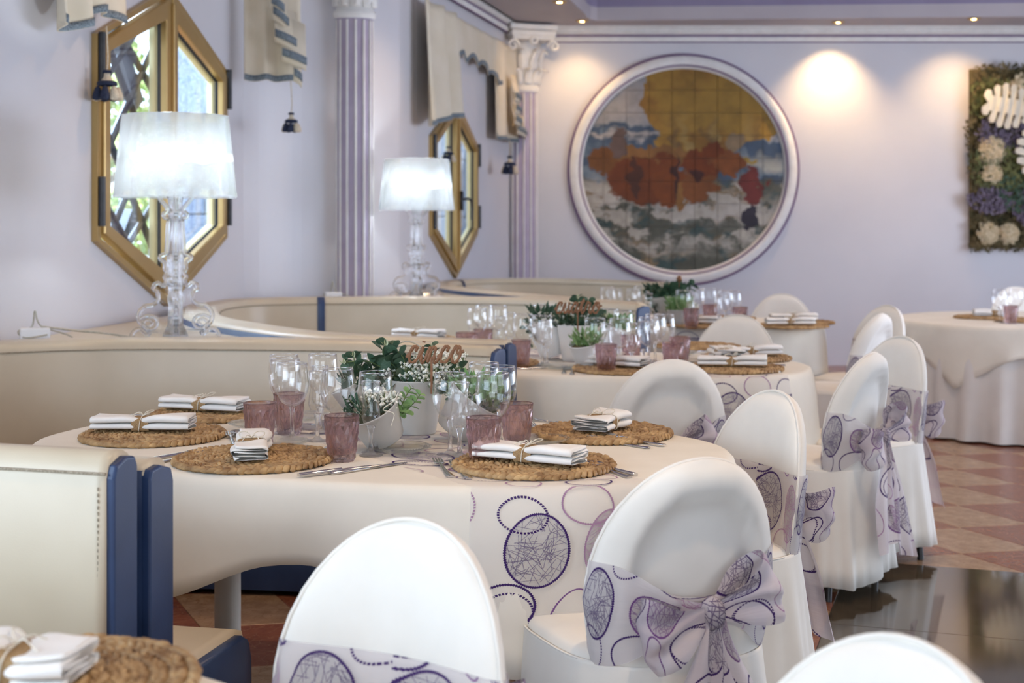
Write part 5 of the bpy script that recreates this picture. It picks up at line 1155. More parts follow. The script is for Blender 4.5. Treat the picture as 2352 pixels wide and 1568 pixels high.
def tumbler(label, p, group):
    t = thing('tumbler', label, 'tumbler', tuple(p), 0, group); mb = MB(); n = 12
    R0 = lambda z: 0.0300+0.0135*(z/0.112)**0.75
    zr = [0.008, 0.029, 0.050, 0.071, 0.092]; C_ = []; M_ = []
    for j, z in enumerate(zr):
        o = (j % 2)*0.5; C_.append([len(mb.v)+i for i in range(n)])
        for i in range(n): a = 2*PI*(i+o)/n; r = R0(z)-0.0012; mb.v.append((r*math.cos(a), r*math.sin(a), z))
        M_.append([len(mb.v)+i for i in range(n)])
        for i in range(n): a = 2*PI*(i+o+0.5)/n; r = R0(z)+0.0024; mb.v.append((r*math.cos(a), r*math.sin(a), z))
    for j in range(len(zr)):
        for i in range(n):
            A_, B_, Q = C_[j][i], C_[j][(i+1) % n], M_[j][i]; k = i if j % 2 == 0 else (i+1) % n
            if j+1 < len(zr): u = C_[j+1][k]; mb.f += [(A_, Q, u), (Q, B_, u)]
            if j > 0: d = C_[j-1][k]; mb.f += [(A_, d, Q), (Q, d, B_)]
    def ring2(r, z): k = len(mb.v); mb.v += [(r*math.cos(PI*i/n), r*math.sin(PI*i/n), z) for i in range(2*n)]; return list(range(k, k+2*n))
    def join(a, b): 
        for i in range(2*n): mb.f.append((a[i], a[(i+1) % (2*n)], b[(i+1) % (2*n)], b[i]))
    def mix(j): return [x for i in range(n) for x in (C_[j][i], M_[j][i])]
    top = ring2(R0(0.100), 0.100); join(mix(4), top); prev = top
    for r, z in ((R0(0.111), 0.111), (0.0415, 0.1125), (0.0400, 0.108), (0.0375, 0.07), (0.0335, 0.035), (0.028, 0.020), (0.012, 0.016), (0.001, 0.016)): q = ring2(r, z); join(prev, q); prev = q
    bt = ring2(0.0285, 0.0); join(bt, mix(0)); mb.f.append(tuple(bt[::-1]))
    part('body', mb, M['amethyst'], t, False, fix=True)
    mb = MB(); mb.tube([(0.0425*math.cos(2*PI*q/36), 0.0425*math.sin(2*PI*q/36), 0.1122) for q in range(36)], 0.0012, 5, closed=True); part('rim', mb, M['amethyst'], t); return t
def dish(label, p, group):
    t = thing('side_plate', label, 'plate', tuple(p), 0, group); mb = MB()
    mb.lathe([(0.0, 0.002), (0.045, 0.002), (0.050, 0.004), (0.078, 0.0145), (0.080, 0.016), (0.078, 0.0175), (0.052, 0.008), (0.045, 0.006), (0.0, 0.006)], 48, fn=lambda r, z, a: r*(1+0.006*math.cos(a*24)*(r > 0.05))); part('plate', mb, M['dish'], t)
    mb = MB(); k = 0
    for q in range(54):
        for r in (0.060, 0.067, 0.074):
            a = 2*PI*(q+(0.5 if r == 0.067 else 0))/54; z = 0.0115+(r-0.06)*0.40; mb.add([(r*math.cos(a)+dx*0.0022, r*math.sin(a)+dy*0.0022, z+dz*0.0018) for dx, dy, dz in ((1, 0, 0), (0, 1, 0), (-1, 0, 0), (0, -1, 0), (0, 0, 1))], [(0, 1, 4), (1, 2, 4), (2, 3, 4), (3, 0, 4)])
    o = part('beading', mb, M['dish'], t); o['kind'] = 'stuff'; return t
PROTO = {}
def place(kind, label, p, rz, group):
    fn = {'wine': lambda: wineglass(label, p, group), 'flute': lambda: flute(label, p, group), 'tumbler': lambda: tumbler(label, p, group), 'dish': lambda: dish(label, p, group),
          'fork': lambda: fork(label, p, rz, group), 'knife': lambda: knife(label, p, rz, group), 'spoon': lambda: spoon(label, p, rz, group), 'mat': lambda: placemat(label, p, rz, group),
          'napkin': lambda: napkin(label, p, rz, group), 'square': lambda: napkin(label, p, rz, group, 0.165, 0.10, 4, 0.0105)}[kind]
    if kind not in PROTO: PROTO[kind] = fn(); return PROTO[kind]
    return dup(PROTO[kind], tuple(p), rz, label, group)
MATZ = 0.0165
def onT(px, py, dz=0.0): v = G(px, py, ZTB); return (v.x, v.y, ZTB+0.0015+dz)
def dirz(px0, py0, px1, py1, z=ZTB): a, b = G(px0, py0, z), G(px1, py1, z); d = b-a; return math.atan2(-d.x, d.y)
# ---- nearest table
g5 = ' on the nearest table'
for px, py, lab in ((1226, 1074, 'seagrass placemat at the front right of the nearest table, by the cream sashed chair'), (582, 1061, 'seagrass placemat at the front left of the nearest table under the end-on napkin'),
                    (352, 1006, 'seagrass placemat at the far left of the nearest table behind the booth end'), (498, 955, 'seagrass placemat at the back left of the nearest table'), (1382, 1000, 'seagrass placemat at the right end of the nearest table under the square napkin')):
    place('mat', lab, onT(px, py), random.uniform(0, 6), 'seagrass placemats')
def nap(kind, lab, px, py, rz, dz=MATZ): place(kind, lab, onT(px, py, dz), rz, 'napkins with burlap bands')
nap('napkin', 'long napkin lying across the front right placemat of the nearest table', 1216, 1076, dirz(1092, 1064, 1342, 1090))
nap('napkin', 'napkin seen end on, on the front left placemat', 578, 1058, dirz(578, 1080, 590, 1030))
nap('napkin', 'napkin on the left placemat right behind the booth end', 330, 1002, dirz(225, 1000, 445, 1002))
nap('napkin', 'rolled napkin on the back left placemat against the booth', 470, 955, dirz(385, 952, 560, 962))
nap('square', 'square folded napkin on the right end placemat', 1382, 1000, dirz(1340, 1014, 1425, 988))
gw = 'wine glasses on the nearest table'
for px, ry, lab in ((652, 816, 'wine glass at the back of the left cluster of three'), (655, 826, 'wine glass in the middle of the left cluster of three'), (671, 835, 'wine glass at the front of the left cluster of three'),
                    (741, 814, 'wine glass at the back, left of the eucalyptus'), (776, 848, 'wine glass above the front left mauve tumbler'), (866, 816, 'wine glass hidden behind the eucalyptus, left of the sign'), (945, 816, 'wine glass behind the cinco sign'),
                    (862, 855, 'front wine glass before the left tilted planter'), (1034, 858, 'front wine glass before the right tilted planter'), (1111, 834, 'leftmost of the three wine glasses at the right of the planters'), (1148, 842, 'rightmost of the three wine glasses at the right of the planters'), (1133, 857, 'foremost of the three wine glasses at the right of the planters')):
    Y = F*(CH-ZTB-0.205)/(ry-HZ); place('wine', lab+g5, (PX(px, Y), Y, ZTB+0.0015), 0, gw)
gf = 'tall small glasses on the nearest table'
for px, ry, lab in ((729, 853, 'tall slim glass between the left wine glasses'), (735, 841, 'tall slim glass behind the left one, near the tumblers'), (852, 876, 'tall slim glass behind the front left wine glass'), (1056, 878, 'tall slim glass behind the front right wine glass'), (1083, 864, 'tall slim glass before the three right wine glasses')):
    Y = F*(CH-ZTB-0.187)/(ry-HZ); place('flute', lab+g5, (PX(px, Y), Y, ZTB+0.0015), 0, gf)
gt = 'mauve cut glass tumblers'
for px, ry, lab in ((597, 926, 'mauve cut tumbler left of the wine glasses'), (664, 905, 'mauve cut tumbler behind the left cluster of wine glasses'), (785, 955, 'mauve cut tumbler at the front centre'), (1111, 960, 'mauve cut tumbler at the front right behind the long napkin'), (1187, 927, 'mauve cut tumbler at the right beside the planters')):
    Y = F*(CH-ZTB-0.112)/(ry-HZ); place('tumbler', lab+g5, (PX(px, Y), Y, ZTB+0.0015), 0, gt)
for px, py, lab in ((641, 1027, 'clear side plate left of the front mauve tumbler'), (588, 984, 'clear side plate behind the left mauve tumbler'), (920, 1040, 'clear side plate in the middle front'), (1240, 1020, 'clear side plate at the right between the placemats'), (700, 965, 'clear side plate behind the slim glasses')):
    place('dish', lab+g5, onT(px, py), 0, 'clear side plates')
def cut(kind, lab, x0, y0, x1, y1, dz=0.0005):
    a, b = G(x0, y0, ZTB), G(x1, y1, ZTB); c = (a+b)/2; place(kind, lab, (c.x, c.y, ZTB+0.0015+dz), dirz(x0, y0, x1, y1), {'fork': 'forks', 'knife': 'knives', 'spoon': 'spoons'}[kind])
cut('fork', 'left of the two forks lying side by side beside the front right placemat', 1052, 1116, 990, 1052); cut('fork', 'right of the two forks lying side by side beside the front right placemat', 1092, 1118, 1028, 1058)
cut('knife', 'knife with its tip pointing right in front of the central tumbler', 790, 1088, 898, 1072); cut('knife', 'knife beside the front left placemat, partly under its rim', 700, 1098, 860, 1078, 0.0045)
cut('spoon', 'spoon lying behind the front left placemat', 800, 1062, 705, 1038); cut('fork', 'dessert fork under the spoon by the central tumbler', 700, 1030, 808, 1056, 0.004)
cut('fork', 'front fork of the pair lying before the right end placemat', 1500, 1034, 1348, 1012); cut('fork', 'rear fork of the pair lying before the right end placemat', 1536, 1030, 1385, 1008, 0.004)
cut('knife', 'knife at the right rim of the front right placemat', 1462, 1096, 1330, 1064); cut('spoon', 'spoon beside the knife at the right rim of the front right placemat', 1450, 1102, 1352, 1072)
cut('fork', 'fork behind the right end placemat beside the tumbler', 1262, 1008, 1214, 980); cut('knife', 'knife at the back of the right end placemat', 1330, 985, 1230, 966)
cut('knife', 'knife left of the back left placemat', 310, 958, 400, 972); cut('spoon', 'spoon left of the back left placemat, below the knife', 312, 966, 402, 976)
cut('fork', 'fork between the two left placemats', 455, 985, 490, 952); cut('fork', 'second fork between the two left placemats', 478, 988, 518, 955)
cut('knife', 'knife between the booth end and the front left placemat', 376, 1054, 480, 1036); cut('spoon', 'spoon between the booth end and the front left placemat', 376, 1064, 440, 1050)
cut('spoon', 'spoon lying left of the tumbler in front of the clear side plate', 560, 1024, 540, 998); cut('fork', 'fork lying left of the tumbler at the side plate', 540, 1030, 526, 1002)
# ---- second table
g4 = ' on the second table'
for px, py, lab in ((1428, 852, 'seagrass placemat at the front left of the second table'), (1686, 850, 'seagrass placemat at the front right of the second table behind the chair'), (1712, 826, 'seagrass placemat at the right end of the second table'), (1604, 800, 'seagrass placemat at the back right of the second table'), (1128, 838, 'seagrass placemat at the left of the second table, mostly hidden'), (955, 782, 'seagrass placemat at the far left of the second table behind the booth')):
    place('mat', lab, onT(px, py), random.uniform(0, 6), 'seagrass placemats')
nap('napkin', 'napkin on the front left placemat of the second table', 1416, 850, dirz(1350, 843, 1482, 853)); nap('napkin', 'napkin on the front right placemat of the second table', 1682, 850, dirz(1620, 847, 1745, 849))
nap('napkin', 'napkin on the right end placemat of the second table', 1722, 826, dirz(1650, 828, 1790, 824)); nap('napkin', 'crumpled white napkin showing above the booth back, far left of the second table', 962, 783, dirz(925, 780, 1002, 784)); nap('square', 'napkin seen end on at the right end placemat of the second table', 1668, 832, 0.2)
for px, ry, lab in ((1096, 709, 'foremost wine glass of the left cluster'), (1112, 701, 'wine glass behind the foremost one in the left cluster'), (1144, 702, 'tallest seen wine glass of the left cluster against the booth'), (1202, 722, 'wine glass over the left mauve tumbler'), (1243, 701, 'wine glass at the back, left of the sign'), (1246, 725, 'wine glass before the left white planter'), (1367, 731, 'wine glass before the small front planter'), (1401, 711, 'wine glass at the back between the sign and the booth end'), (1431, 714, 'wine glass at the back beside the booth end'), (1423, 732, 'wine glass right of the small front planter'), (1490, 729, 'foremost wine glass of the right cluster'), (1505, 722, 'middle wine glass of the right cluster'), (1526, 723, 'rightmost wine glass of the right cluster')):
    Y = F*(CH-ZTB-0.205)/(ry-HZ); place('wine', lab+g4, (PX(px, Y), Y, ZTB+0.0015), 0, 'wine glasses on the second table')
for px, ry, lab in ((1148, 727, 'slim glass at the left, front one'), (1172, 718, 'slim glass at the left, rear one'), (1256, 735, 'slim glass between the left planter and the wine glass'), (1393, 743, 'slim glass before the white planters'), (1451, 742, 'slim glass left of the right cluster'), (1478, 738, 'slim glass within the right cluster')):
    Y = F*(CH-ZTB-0.187)/(ry-HZ); place('flute', lab+g4, (PX(px, Y), Y, ZTB+0.0015), 0, 'tall small glasses on the second table')
for px, ry, lab in ((1195, 782, 'mauve tumbler at the front left'), (1392, 791, 'mauve tumbler before the small white planter'), (1546, 788, 'mauve tumbler at the right, front one'), (1562, 774, 'mauve tumbler at the right, rear one'), (1070, 764, 'mauve tumbler at the far left above the booth end'), (1110, 757, 'mauve tumbler behind the left cluster of wine glasses'), (1450, 770, 'mauve tumbler behind the slim glass')):
    Y = F*(CH-ZTB-0.112)/(ry-HZ); place('tumbler', lab+g4, (PX(px, Y), Y, ZTB+0.0015), 0, gt)
for px, py, lab in ((1290, 848, 'clear side plate at the front left'), (1590, 836, 'clear side plate at the front right'), (1560, 818, 'clear side plate behind the right tumblers')): place('dish', lab+g4, onT(px, py), 0, 'clear side plates')
cut('fork', 'left of two forks standing out before the front left placemat of the second table', 1294, 872, 1297, 838); cut('fork', 'right of two forks standing out before the front left placemat of the second table', 1313, 874, 1316, 840)
cut('knife', 'knife right of the front right placemat of the second table', 1790, 857, 1700, 846); cut('knife', 'knife right of the right end placemat of the second table', 1795, 842, 1690, 838); cut('spoon', 'spoon propped on the rear placemat of the second table', 1600, 812, 1575, 795); cut('fork', 'fork behind the right tumblers of the second table', 1660, 808, 1590, 812)
cut('fork', 'fork at the left placemat of the second table beside the booth end', 1235, 848, 1175, 852); cut('knife', 'knife at the left placemat of the second table beside the booth end', 1240, 840, 1180, 844)
# ---- third table
g3 = ' on the third table'
for px, py, lab in ((1608, 750, 'seagrass placemat at the front left of the third table'), (1822, 752, 'seagrass placemat at the front right of the third table'), (1838, 744, 'seagrass placemat at the back right of the third table'), (1660, 734, 'seagrass placemat behind the tumblers of the third table')):
    place('mat', lab, onT(px, py), random.uniform(0, 6), 'seagrass placemats')
nap('napkin', 'napkin on the front left placemat of the third table', 1600, 750, dirz(1560, 748, 1640, 750)); nap('napkin', 'napkin on the front right placemat of the third table', 1815, 753, dirz(1778, 752, 1852, 752)); nap('napkin', 'napkin on the back right placemat of the third table', 1822, 743, dirz(1782, 742, 1862, 742))
for px, ry, lab in ((1396, 660, 'leftmost wine glass before the farthest booth'), (1412, 664, 'second wine glass from the left before the farthest booth'), (1456, 664, 'wine glass between the left pair and the planter'), (1472, 658, 'wine glass at the back left of the planter'), (1500, 658, 'wine glass behind the leaves of the planter'), (1569, 667, 'wine glass standing clear in front of the planter'), (1601, 663, 'wine glass just right of the planter'), (1629, 662, 'wine glass above the middle mauve tumbler'), (1666, 667, 'left wine glass of the right pair'), (1685, 668, 'right wine glass of the right pair')):
    Y = F*(CH-ZTB-0.205)/(ry-HZ); place('wine', lab+g3, (PX(px, Y), Y, ZTB+0.0015), 0, 'wine glasses on the third table')
for px, ry, lab in ((1490, 674, 'slim glass left of the planter'), (1586, 676, 'slim glass right of the planter'), (1650, 676, 'slim glass before the right pair')):
    Y = F*(CH-ZTB-0.187)/(ry-HZ); place('flute', lab+g3, (PX(px, Y), Y, ZTB+0.0015), 0, 'tall small glasses on the third table')
for px, ry, lab in ((1588, 709, 'mauve tumbler right of the planter'), (1631, 700, 'mauve tumbler in the middle'), (1700, 706, 'mauve tumbler at the right beside the sashed chair')):
    Y = F*(CH-ZTB-0.112)/(ry-HZ); place('tumbler', lab+g3, (PX(px, Y), Y, ZTB+0.0015), 0, gt)
# ---- round table at right and lower-left table
def onR(px, Y): return (PX(px, Y), Y, TR.zt+0.0015)
for px, Y, lab in ((2295, 8.95, 'left wine glass on the round table at right'), (2333, 8.95, 'right wine glass on the round table at right')): place('wine', lab, onR(px, Y), 0, 'wine glasses on the round table')
place('tumbler', 'mauve tumbler between the wine glasses on the round table at right', onR(2322, 8.8), 0, gt); place('flute', 'slim glass on the round table at right', onR(2306, 8.85), 0, 'wine glasses on the round table')
place('mat', 'seagrass placemat on the round table at the right edge', onR(2360, 9.0), 0, 'seagrass placemats'); place('mat', 'seagrass placemat at the back of the round table at right', onR(2262, 9.3), 0, 'seagrass placemats'); place('napkin', 'white napkin on the round table at right', (PX(2285, 9.3), 9.3, TR.zt+MATZ), 1.4, 'napkins with burlap bands')
place('mat', 'blurred seagrass placemat at the lower left corner', onT(92, 1588), 0.4, 'seagrass placemats'); v = onT(70, 1575, MATZ)
place('square', 'blurred white napkin with a burlap tie at the lower left corner', (v[0]-0.01, v[1]-0.02, v[2]), 1.45, 'napkins with burlap bands')

# ================================================================== PLANTERS
def leafmesh(nm, m_, r=1.0, asp=0.85, cup=0.15):
    mb = MB(); ring = [(math.sin(a)*asp*0.5*(1-0.12*math.cos(a)), 0.5-0.5*math.cos(a), cup*(math.sin(a)**2)) for a in [2*PI*i/12 for i in range(12)]]; mb.v = [(0, 0.5, 0)]+ring; mb.f = [(0, i+1, (i+1) % 12+1) for i in range(12)]
    return mb.mesh(nm, m_)
LEAFM = {k: leafmesh('leaf', M[k]) for k in ('leaf', 'leaf_pale', 'leaf_tip')}
LEAFN = {'s': leafmesh('leaf', M['leaf'], asp=0.42), 'p': leafmesh('leaf', M['leaf_pale'], asp=0.5)}
def addleaf(root, me, p, d, sz, roll):
    o = link('leaf', me, root); d = Vector(d).normalized(); q = d.to_track_quat('Y', 'Z'); o.rotation_mode = 'QUATERNION'; o.rotation_quaternion = q @ Matrix.Rotation(roll, 3, 'Y').to_quaternion(); o.location = p; o.scale = (sz, sz, sz); return o
def sprig(root, pts, n, sz, rr, kind='leaf', tip=True, pairs=True):
    C = cat(pts, 6); mb = MB(); mb.tube(C, 0.0016, 5); root = part('sprig_stem', mb, M['stem'], root)
    for k in range(n):
        f = 0.30+0.68*k/max(1, n-1); i = min(len(C)-2, int(f*(len(C)-1))); p = C[i]; t = (C[i+1]-C[i]).normalized(); side = t.cross(Vector((rr.uniform(-.4, .4), -1, rr.uniform(-.3, .3)))).normalized()
        for s_ in ((-1, 1) if pairs else (rr.choice((-1, 1)),)):
            addleaf(root, LEAFM[kind] if kind in LEAFM else LEAFN[kind], p, side*s_+t*0.45+Vector((0, rr.uniform(-.4, .1), 0)), sz*(1.05-0.45*k/max(1, n))*rr.uniform(.85, 1.1), rr.uniform(-.9, .9))
    if tip:
        for q in range(4): a = q*1.6; addleaf(root, LEAFM['leaf_tip'], C[-1]-Vector((0, 0, 0.004)), Vector((math.cos(a), -0.3, 0.9+math.sin(a)*0.3)), sz*0.42, a)
def blossoms(root, c, rad, n, rr, name='blossom_spray', green=True):
    st = MB(); bl = MB()
    for _ in range(n):
        a, u = rr.uniform(0, 2*PI), math.sqrt(rr.random()); p = Vector((c[0]+rad[0]*u*math.cos(a), c[1]+rad[1]*u*math.sin(a), c[2]+rad[2]*rr.random()))
        b = Vector((c[0]+(p.x-c[0])*0.45, c[1]+(p.y-c[1])*0.45, c[2]-0.02)); st.tube([b, b.lerp(p, .5)+Vector((rr.uniform(-.008, .008), 0, 0.004)), p], 0.0008, 3, caps=False)
        for q in range(rr.choice((2, 3))):
            e = p+Vector((rr.uniform(-.012, .012), rr.uniform(-.012, .012), rr.uniform(-.008, .012))); st.tube([p-Vector((0, 0, .01)), e], 0.0006, 3, caps=False); s_ = rr.uniform(0.0022, 0.0046)
            s_ *= 1.35; bl.add([e+Vector(v)*s_ for v in ((1, 0, 0), (0, 1, 0), (-1, 0, 0), (0, -1, 0), (0, 0, 1), (0, 0, -1))], [(0, 1, 4), (1, 2, 4), (2, 3, 4), (3, 0, 4), (1, 0, 5), (2, 1, 5), (3, 2, 5), (0, 3, 5)])
        if green and rr.random() < .6:
            d = Vector((rr.uniform(-1, 1), rr.uniform(-1, 1), rr.uniform(.2, 1))).normalized()*0.018; sd_ = d.cross(Vector((0, 0, 1))).normalized()*0.003; m_ = b.lerp(p, rr.uniform(.3, .9)); st.add([m_, m_+d*.5-sd_, m_+d, m_+d*.5+sd_], [(0, 1, 2, 3)])
    o = part('greenery', st, M['stem'], root); o['kind'] = 'stuff'; o = part(name, bl, M['blossom'], root, False); o['kind'] = 'stuff'
def bush(root, c, rad, n, sz, rr, kind, name='fine_foliage'):
    mb = MB()
    for _ in range(n):
        a, u = rr.uniform(0, 2*PI), math.sqrt(rr.random()); p = Vector((c[0]+rad[0]*u*math.cos(a), c[1]+rad[1]*u*math.sin(a), c[2]+rad[2]*rr.random())); d = Vector((p.x-c[0], p.y-c[1], 0.04)).normalized()*sz+Vector((0, 0, sz*rr.uniform(-.3, .7))); sd_ = d.cross(Vector((rr.random(), rr.random(), 1))).normalized()*sz*0.28
        mb.add([p, p+d*.5-sd_, p+d, p+d*.5+sd_], [(0, 1, 2, 3)])
    o = part(name, mb, M[kind], root, False); o['kind'] = 'stuff'
def pot(label, p, r0, r1, h, m_, tilt=(0, 0), rz=0.0, group='white planters'):
    t = thing('planter', label, 'planter', tuple(p), rz, group); M4 = Matrix.Rotation(tilt[0], 4, 'Y') @ Matrix.Rotation(tilt[1], 4, 'X')
    mb = MB(); mb.lathe([(0.0, 0.004), (r0*0.96, 0.0), (r0, 0.003), (lerp(r0, r1, .5), h*.5), (r1, h-0.004), (r1+0.003, h-0.001), (r1+0.002, h+0.002), (r1-0.002, h), (r1-0.005, h*0.9), (r0*0.9, 0.01), (0, 0.012)], 40)
    mb.xf(M4); zmin = min(v[2] for v in mb.v); mb.v = [(x, y, z-zmin) for x, y, z in mb.v]; part('pot', mb, m_, t)
    so = MB(); so.lathe([(0, h*0.86), (r1*0.93, h*0.84)], 24); so.xf(M4); so.v = [(x, y, z-zmin) for x, y, z in so.v]; part('soil', so, M['moss'], t)
    t['_m'] = 0; del t['_m']
    def tr(v): q = M4 @ Vector(v); return Vector((q.x, q.y, q.z-zmin))
    return t, tr
rr = random.Random(9)
def zy(px, py, Y): return Vector((PX(px, Y), Y, PZ(py, Y)))
def loc(t, v): return Vector(v)-Vector(t.location)
# main pot of nearest table
Ym = 3.93
t, tr = pot('tall white planter with eucalyptus and tiny white blossoms under the cinco sign', (PX(955, Ym), Ym, ZTB+0.003), 0.056, 0.078, 0.148, M['pot'])
blossoms(t, (0.045, -0.015, 0.130), (0.090, 0.065, 0.085), 300, rr); blossoms(t, (-0.05, 0.0, 0.135), (0.07, 0.06, 0.06), 60, rr); bush(t, (0, 0, 0.115), (0.09, 0.06, 0.035), 110, 0.03, rr, 'leaf')
for pts, n, sz, tip in (([(955, 870), (890, 850), (845, 830), (790, 832)], 5, 0.040, True), ([(950, 870), (905, 840), (880, 815), (886, 790)], 5, 0.052, True), ([(940, 875), (860, 868), (820, 850), (812, 815)], 5, 0.040, True), ([(965, 870), (985, 840), (992, 815), (990, 795)], 4, 0.034, True), ([(980, 872), (1020, 855), (1055, 845), (1078, 850)], 4, 0.034, True), ([(950, 872), (905, 865), (860, 850), (838, 858)], 4, 0.05, False), ([(960, 870), (935, 845), (925, 820), (905, 800)], 4, 0.036, False), ([(945, 880), (850, 885), (815, 880), (800, 868)], 4, 0.04, False)):
    yy_ = [Ym, Ym-0.03, Ym-0.05, Ym-0.06]; sprig(t, [loc(t, zy(a, b, y)) for (a, b), y in zip(pts, yy_)], n, sz, rr, 'leaf', tip)
mb = MB()
for sh in (0, 5): mb.tube(cat([loc(t, zy(a, b+sh, Ym)) for a, b in ((880, 870), (885, 815), (905, 795), (935, 784+sh), (965, 795), (985, 820), (1000, 870))], 6), 0.0018, 6)
part('wire_handle', mb, M['wire'], t)
# left small tilted pot
t, tr = pot('small white planter tilted to the left in front of the tall one', (PX(885, 3.66), 3.66, ZTB+0.003), 0.052, 0.072, 0.095, M['pot'], (-0.40, 0.35))
blossoms(t, tuple(tr((0.015, 0, 0.075))), (0.05, 0.04, 0.05), 80, rr); bush(t, tuple(tr((-0.01, 0, 0.075))), (0.055, 0.05, 0.03), 110, 0.024, rr, 'leaf')
for pts in ([(900, 960), (920, 935), (932, 910), (945, 890)], [(905, 965), (935, 940), (955, 920), (965, 905)], [(900, 970), (915, 950), (922, 945), (925, 935)], [(880, 970), (840, 950), (815, 930), (800, 915)], [(885, 975), (840, 960), (805, 955), (790, 948)]):
    sprig(t, [loc(t, zy(a, b, 3.64)) for a, b in pts], 5, 0.024, rr, 'leaf_pale' if pts[0][0] > 890 else 's', False)
mb = MB(); mb.tube(cat([loc(t, zy(a, b, 3.57)) for a, b in ((915, 900), (905, 920), (880, 940), (905, 950), (898, 978))], 6), 0.0014, 5); part('twine_curl', mb, M['twine'], t)
# right tilted pot
t, tr = pot('white planter tilted to the right behind the front wine glasses', (PX(1040, 3.78), 3.78, ZTB+0.003), 0.05, 0.072, 0.11, M['pot'], (0.62, 0.10))
bush(t, tuple(tr((0.0, 0, 0.10))), (0.06, 0.05, 0.05), 160, 0.03, rr, 'leaf_pale'); bush(t, tuple(tr((0.02, 0, 0.09))), (0.08, 0.05, 0.04), 220, 0.018, rr, 'stem', 'feathery_fern'); blossoms(t, tuple(tr((-0.01, 0, 0.10))), (0.04, 0.04, 0.04), 30, rr)
for pts in ([(1060, 940), (1085, 915), (1095, 890), (1105, 870)], [(1060, 950), (1100, 940), (1130, 955), (1150, 985)], [(1060, 945), (1040, 910), (1030, 890), (1032, 870)]): sprig(t, [loc(t, zy(a, b, 3.76)) for a, b in pts], 5, 0.026, rr, 's', False)
# back left pot
t, tr = pot('white planter leaning to the left at the back of the group, mostly behind glasses', (PX(858, 4.02), 4.02, ZTB+0.003), 0.05, 0.072, 0.12, M['pot'], (-0.45, 0.0))
bush(t, tuple(tr((0.0, 0, 0.10))), (0.05, 0.05, 0.04), 120, 0.03, rr, 'leaf'); blossoms(t, tuple(tr((0, 0, 0.10))), (0.04, 0.04, 0.03), 30, rr)
# second table pots
Y4 = 5.98
t, tr = pot('white planter leaning left behind the glasses of the second table', (PX(1272, 6.05), 6.05, ZTB+0.003), 0.055, 0.078, 0.155, M['pot_white'], (-0.30, 0)); bush(t, tuple(tr((0, 0, .15))), (.06, .05, .05), 110, .03, rr, 'leaf'); blossoms(t, tuple(tr((0, 0, .14))), (.05, .05, .05), 50, rr)
for pts in ([(1245, 740), (1225, 735), (1215, 742), (1208, 755)], [(1245, 745), (1220, 770), (1212, 790), (1205, 795)]): sprig(t, [loc(t, zy(a, b, 6.0)) for a, b in pts], 3, 0.035, rr, 'leaf', False)
t, tr = pot('tall white planter with white blossoms under the cuatro sign', (PX(1322, Y4), Y4, ZTB+0.003), 0.056, 0.078, 0.15, M['pot_white'])
blossoms(t, (0, 0, 0.14), (0.085, 0.06, 0.07), 150, rr); bush(t, (0, 0, 0.13), (0.085, 0.06, 0.055), 150, 0.034, rr, 'leaf')
for pts in ([(1320, 745), (1330, 715), (1328, 695), (1326, 682)], [(1325, 745), (1345, 718), (1350, 700), (1352, 690)], [(1320, 745), (1360, 735), (1378, 728), (1388, 725)]): sprig(t, [loc(t, zy(a, b, Y4-.04)) for a, b in pts], 4, 0.042, rr, 'leaf', pts[0][0] == 1320)
t, tr = pot('small white planter with green rosettes before the tall one on the second table', (PX(1352, 5.72), 5.72, ZTB+0.003), 0.05, 0.066, 0.09, M['pot_white'], (-0.18, 0.2)); bush(t, tuple(tr((0, 0, .07))), (.055, .05, .055), 170, .028, rr, 'leaf_pale'); blossoms(t, tuple(tr((.02, 0, .08))), (.04, .04, .04), 60, rr)
t, tr = pot('white planter leaning right at the back of the second table', (PX(1395, 6.15), 6.15, ZTB+0.003), 0.052, 0.07, 0.11, M['pot_white'], (0.4, 0)); bush(t, tuple(tr((0, 0, .1))), (.06, .05, .05), 130, .03, rr, 'leaf_pale')
# third table pots
Y3 = 8.15
t, tr = pot('white planter with dark leaves spilling left on the third table', (PX(1530, Y3), Y3, ZTB+0.003), 0.06, 0.085, 0.15, M['pot'], (-0.12, 0)); bush(t, (0, 0, .13), (.10, .07, .07), 220, .05, rr, 'leaf'); blossoms(t, (0.04, 0, .14), (.08, .06, .05), 50, rr)
for pts in ([(1525, 700), (1510, 690), (1500, 700), (1492, 712)], [(1530, 698), (1530, 675), (1540, 665), (1555, 662)], [(1530, 700), (1560, 680), (1580, 665), (1592, 655)]): sprig(t, [loc(t, zy(a, b, Y3-.05)) for a, b in pts], 4, 0.06, rr, 'leaf', False)
t, tr = pot('small white planter with bright green leaves beside the dark one on the third table', (PX(1560, 7.98), 7.98, ZTB+0.003), 0.05, 0.068, 0.09, M['pot']); bush(t, (0, 0, .075), (.06, .05, .06), 170, .035, rr, 'leaf_pale'); blossoms(t, (.05, 0, .08), (.06, .05, .05), 50, rr)
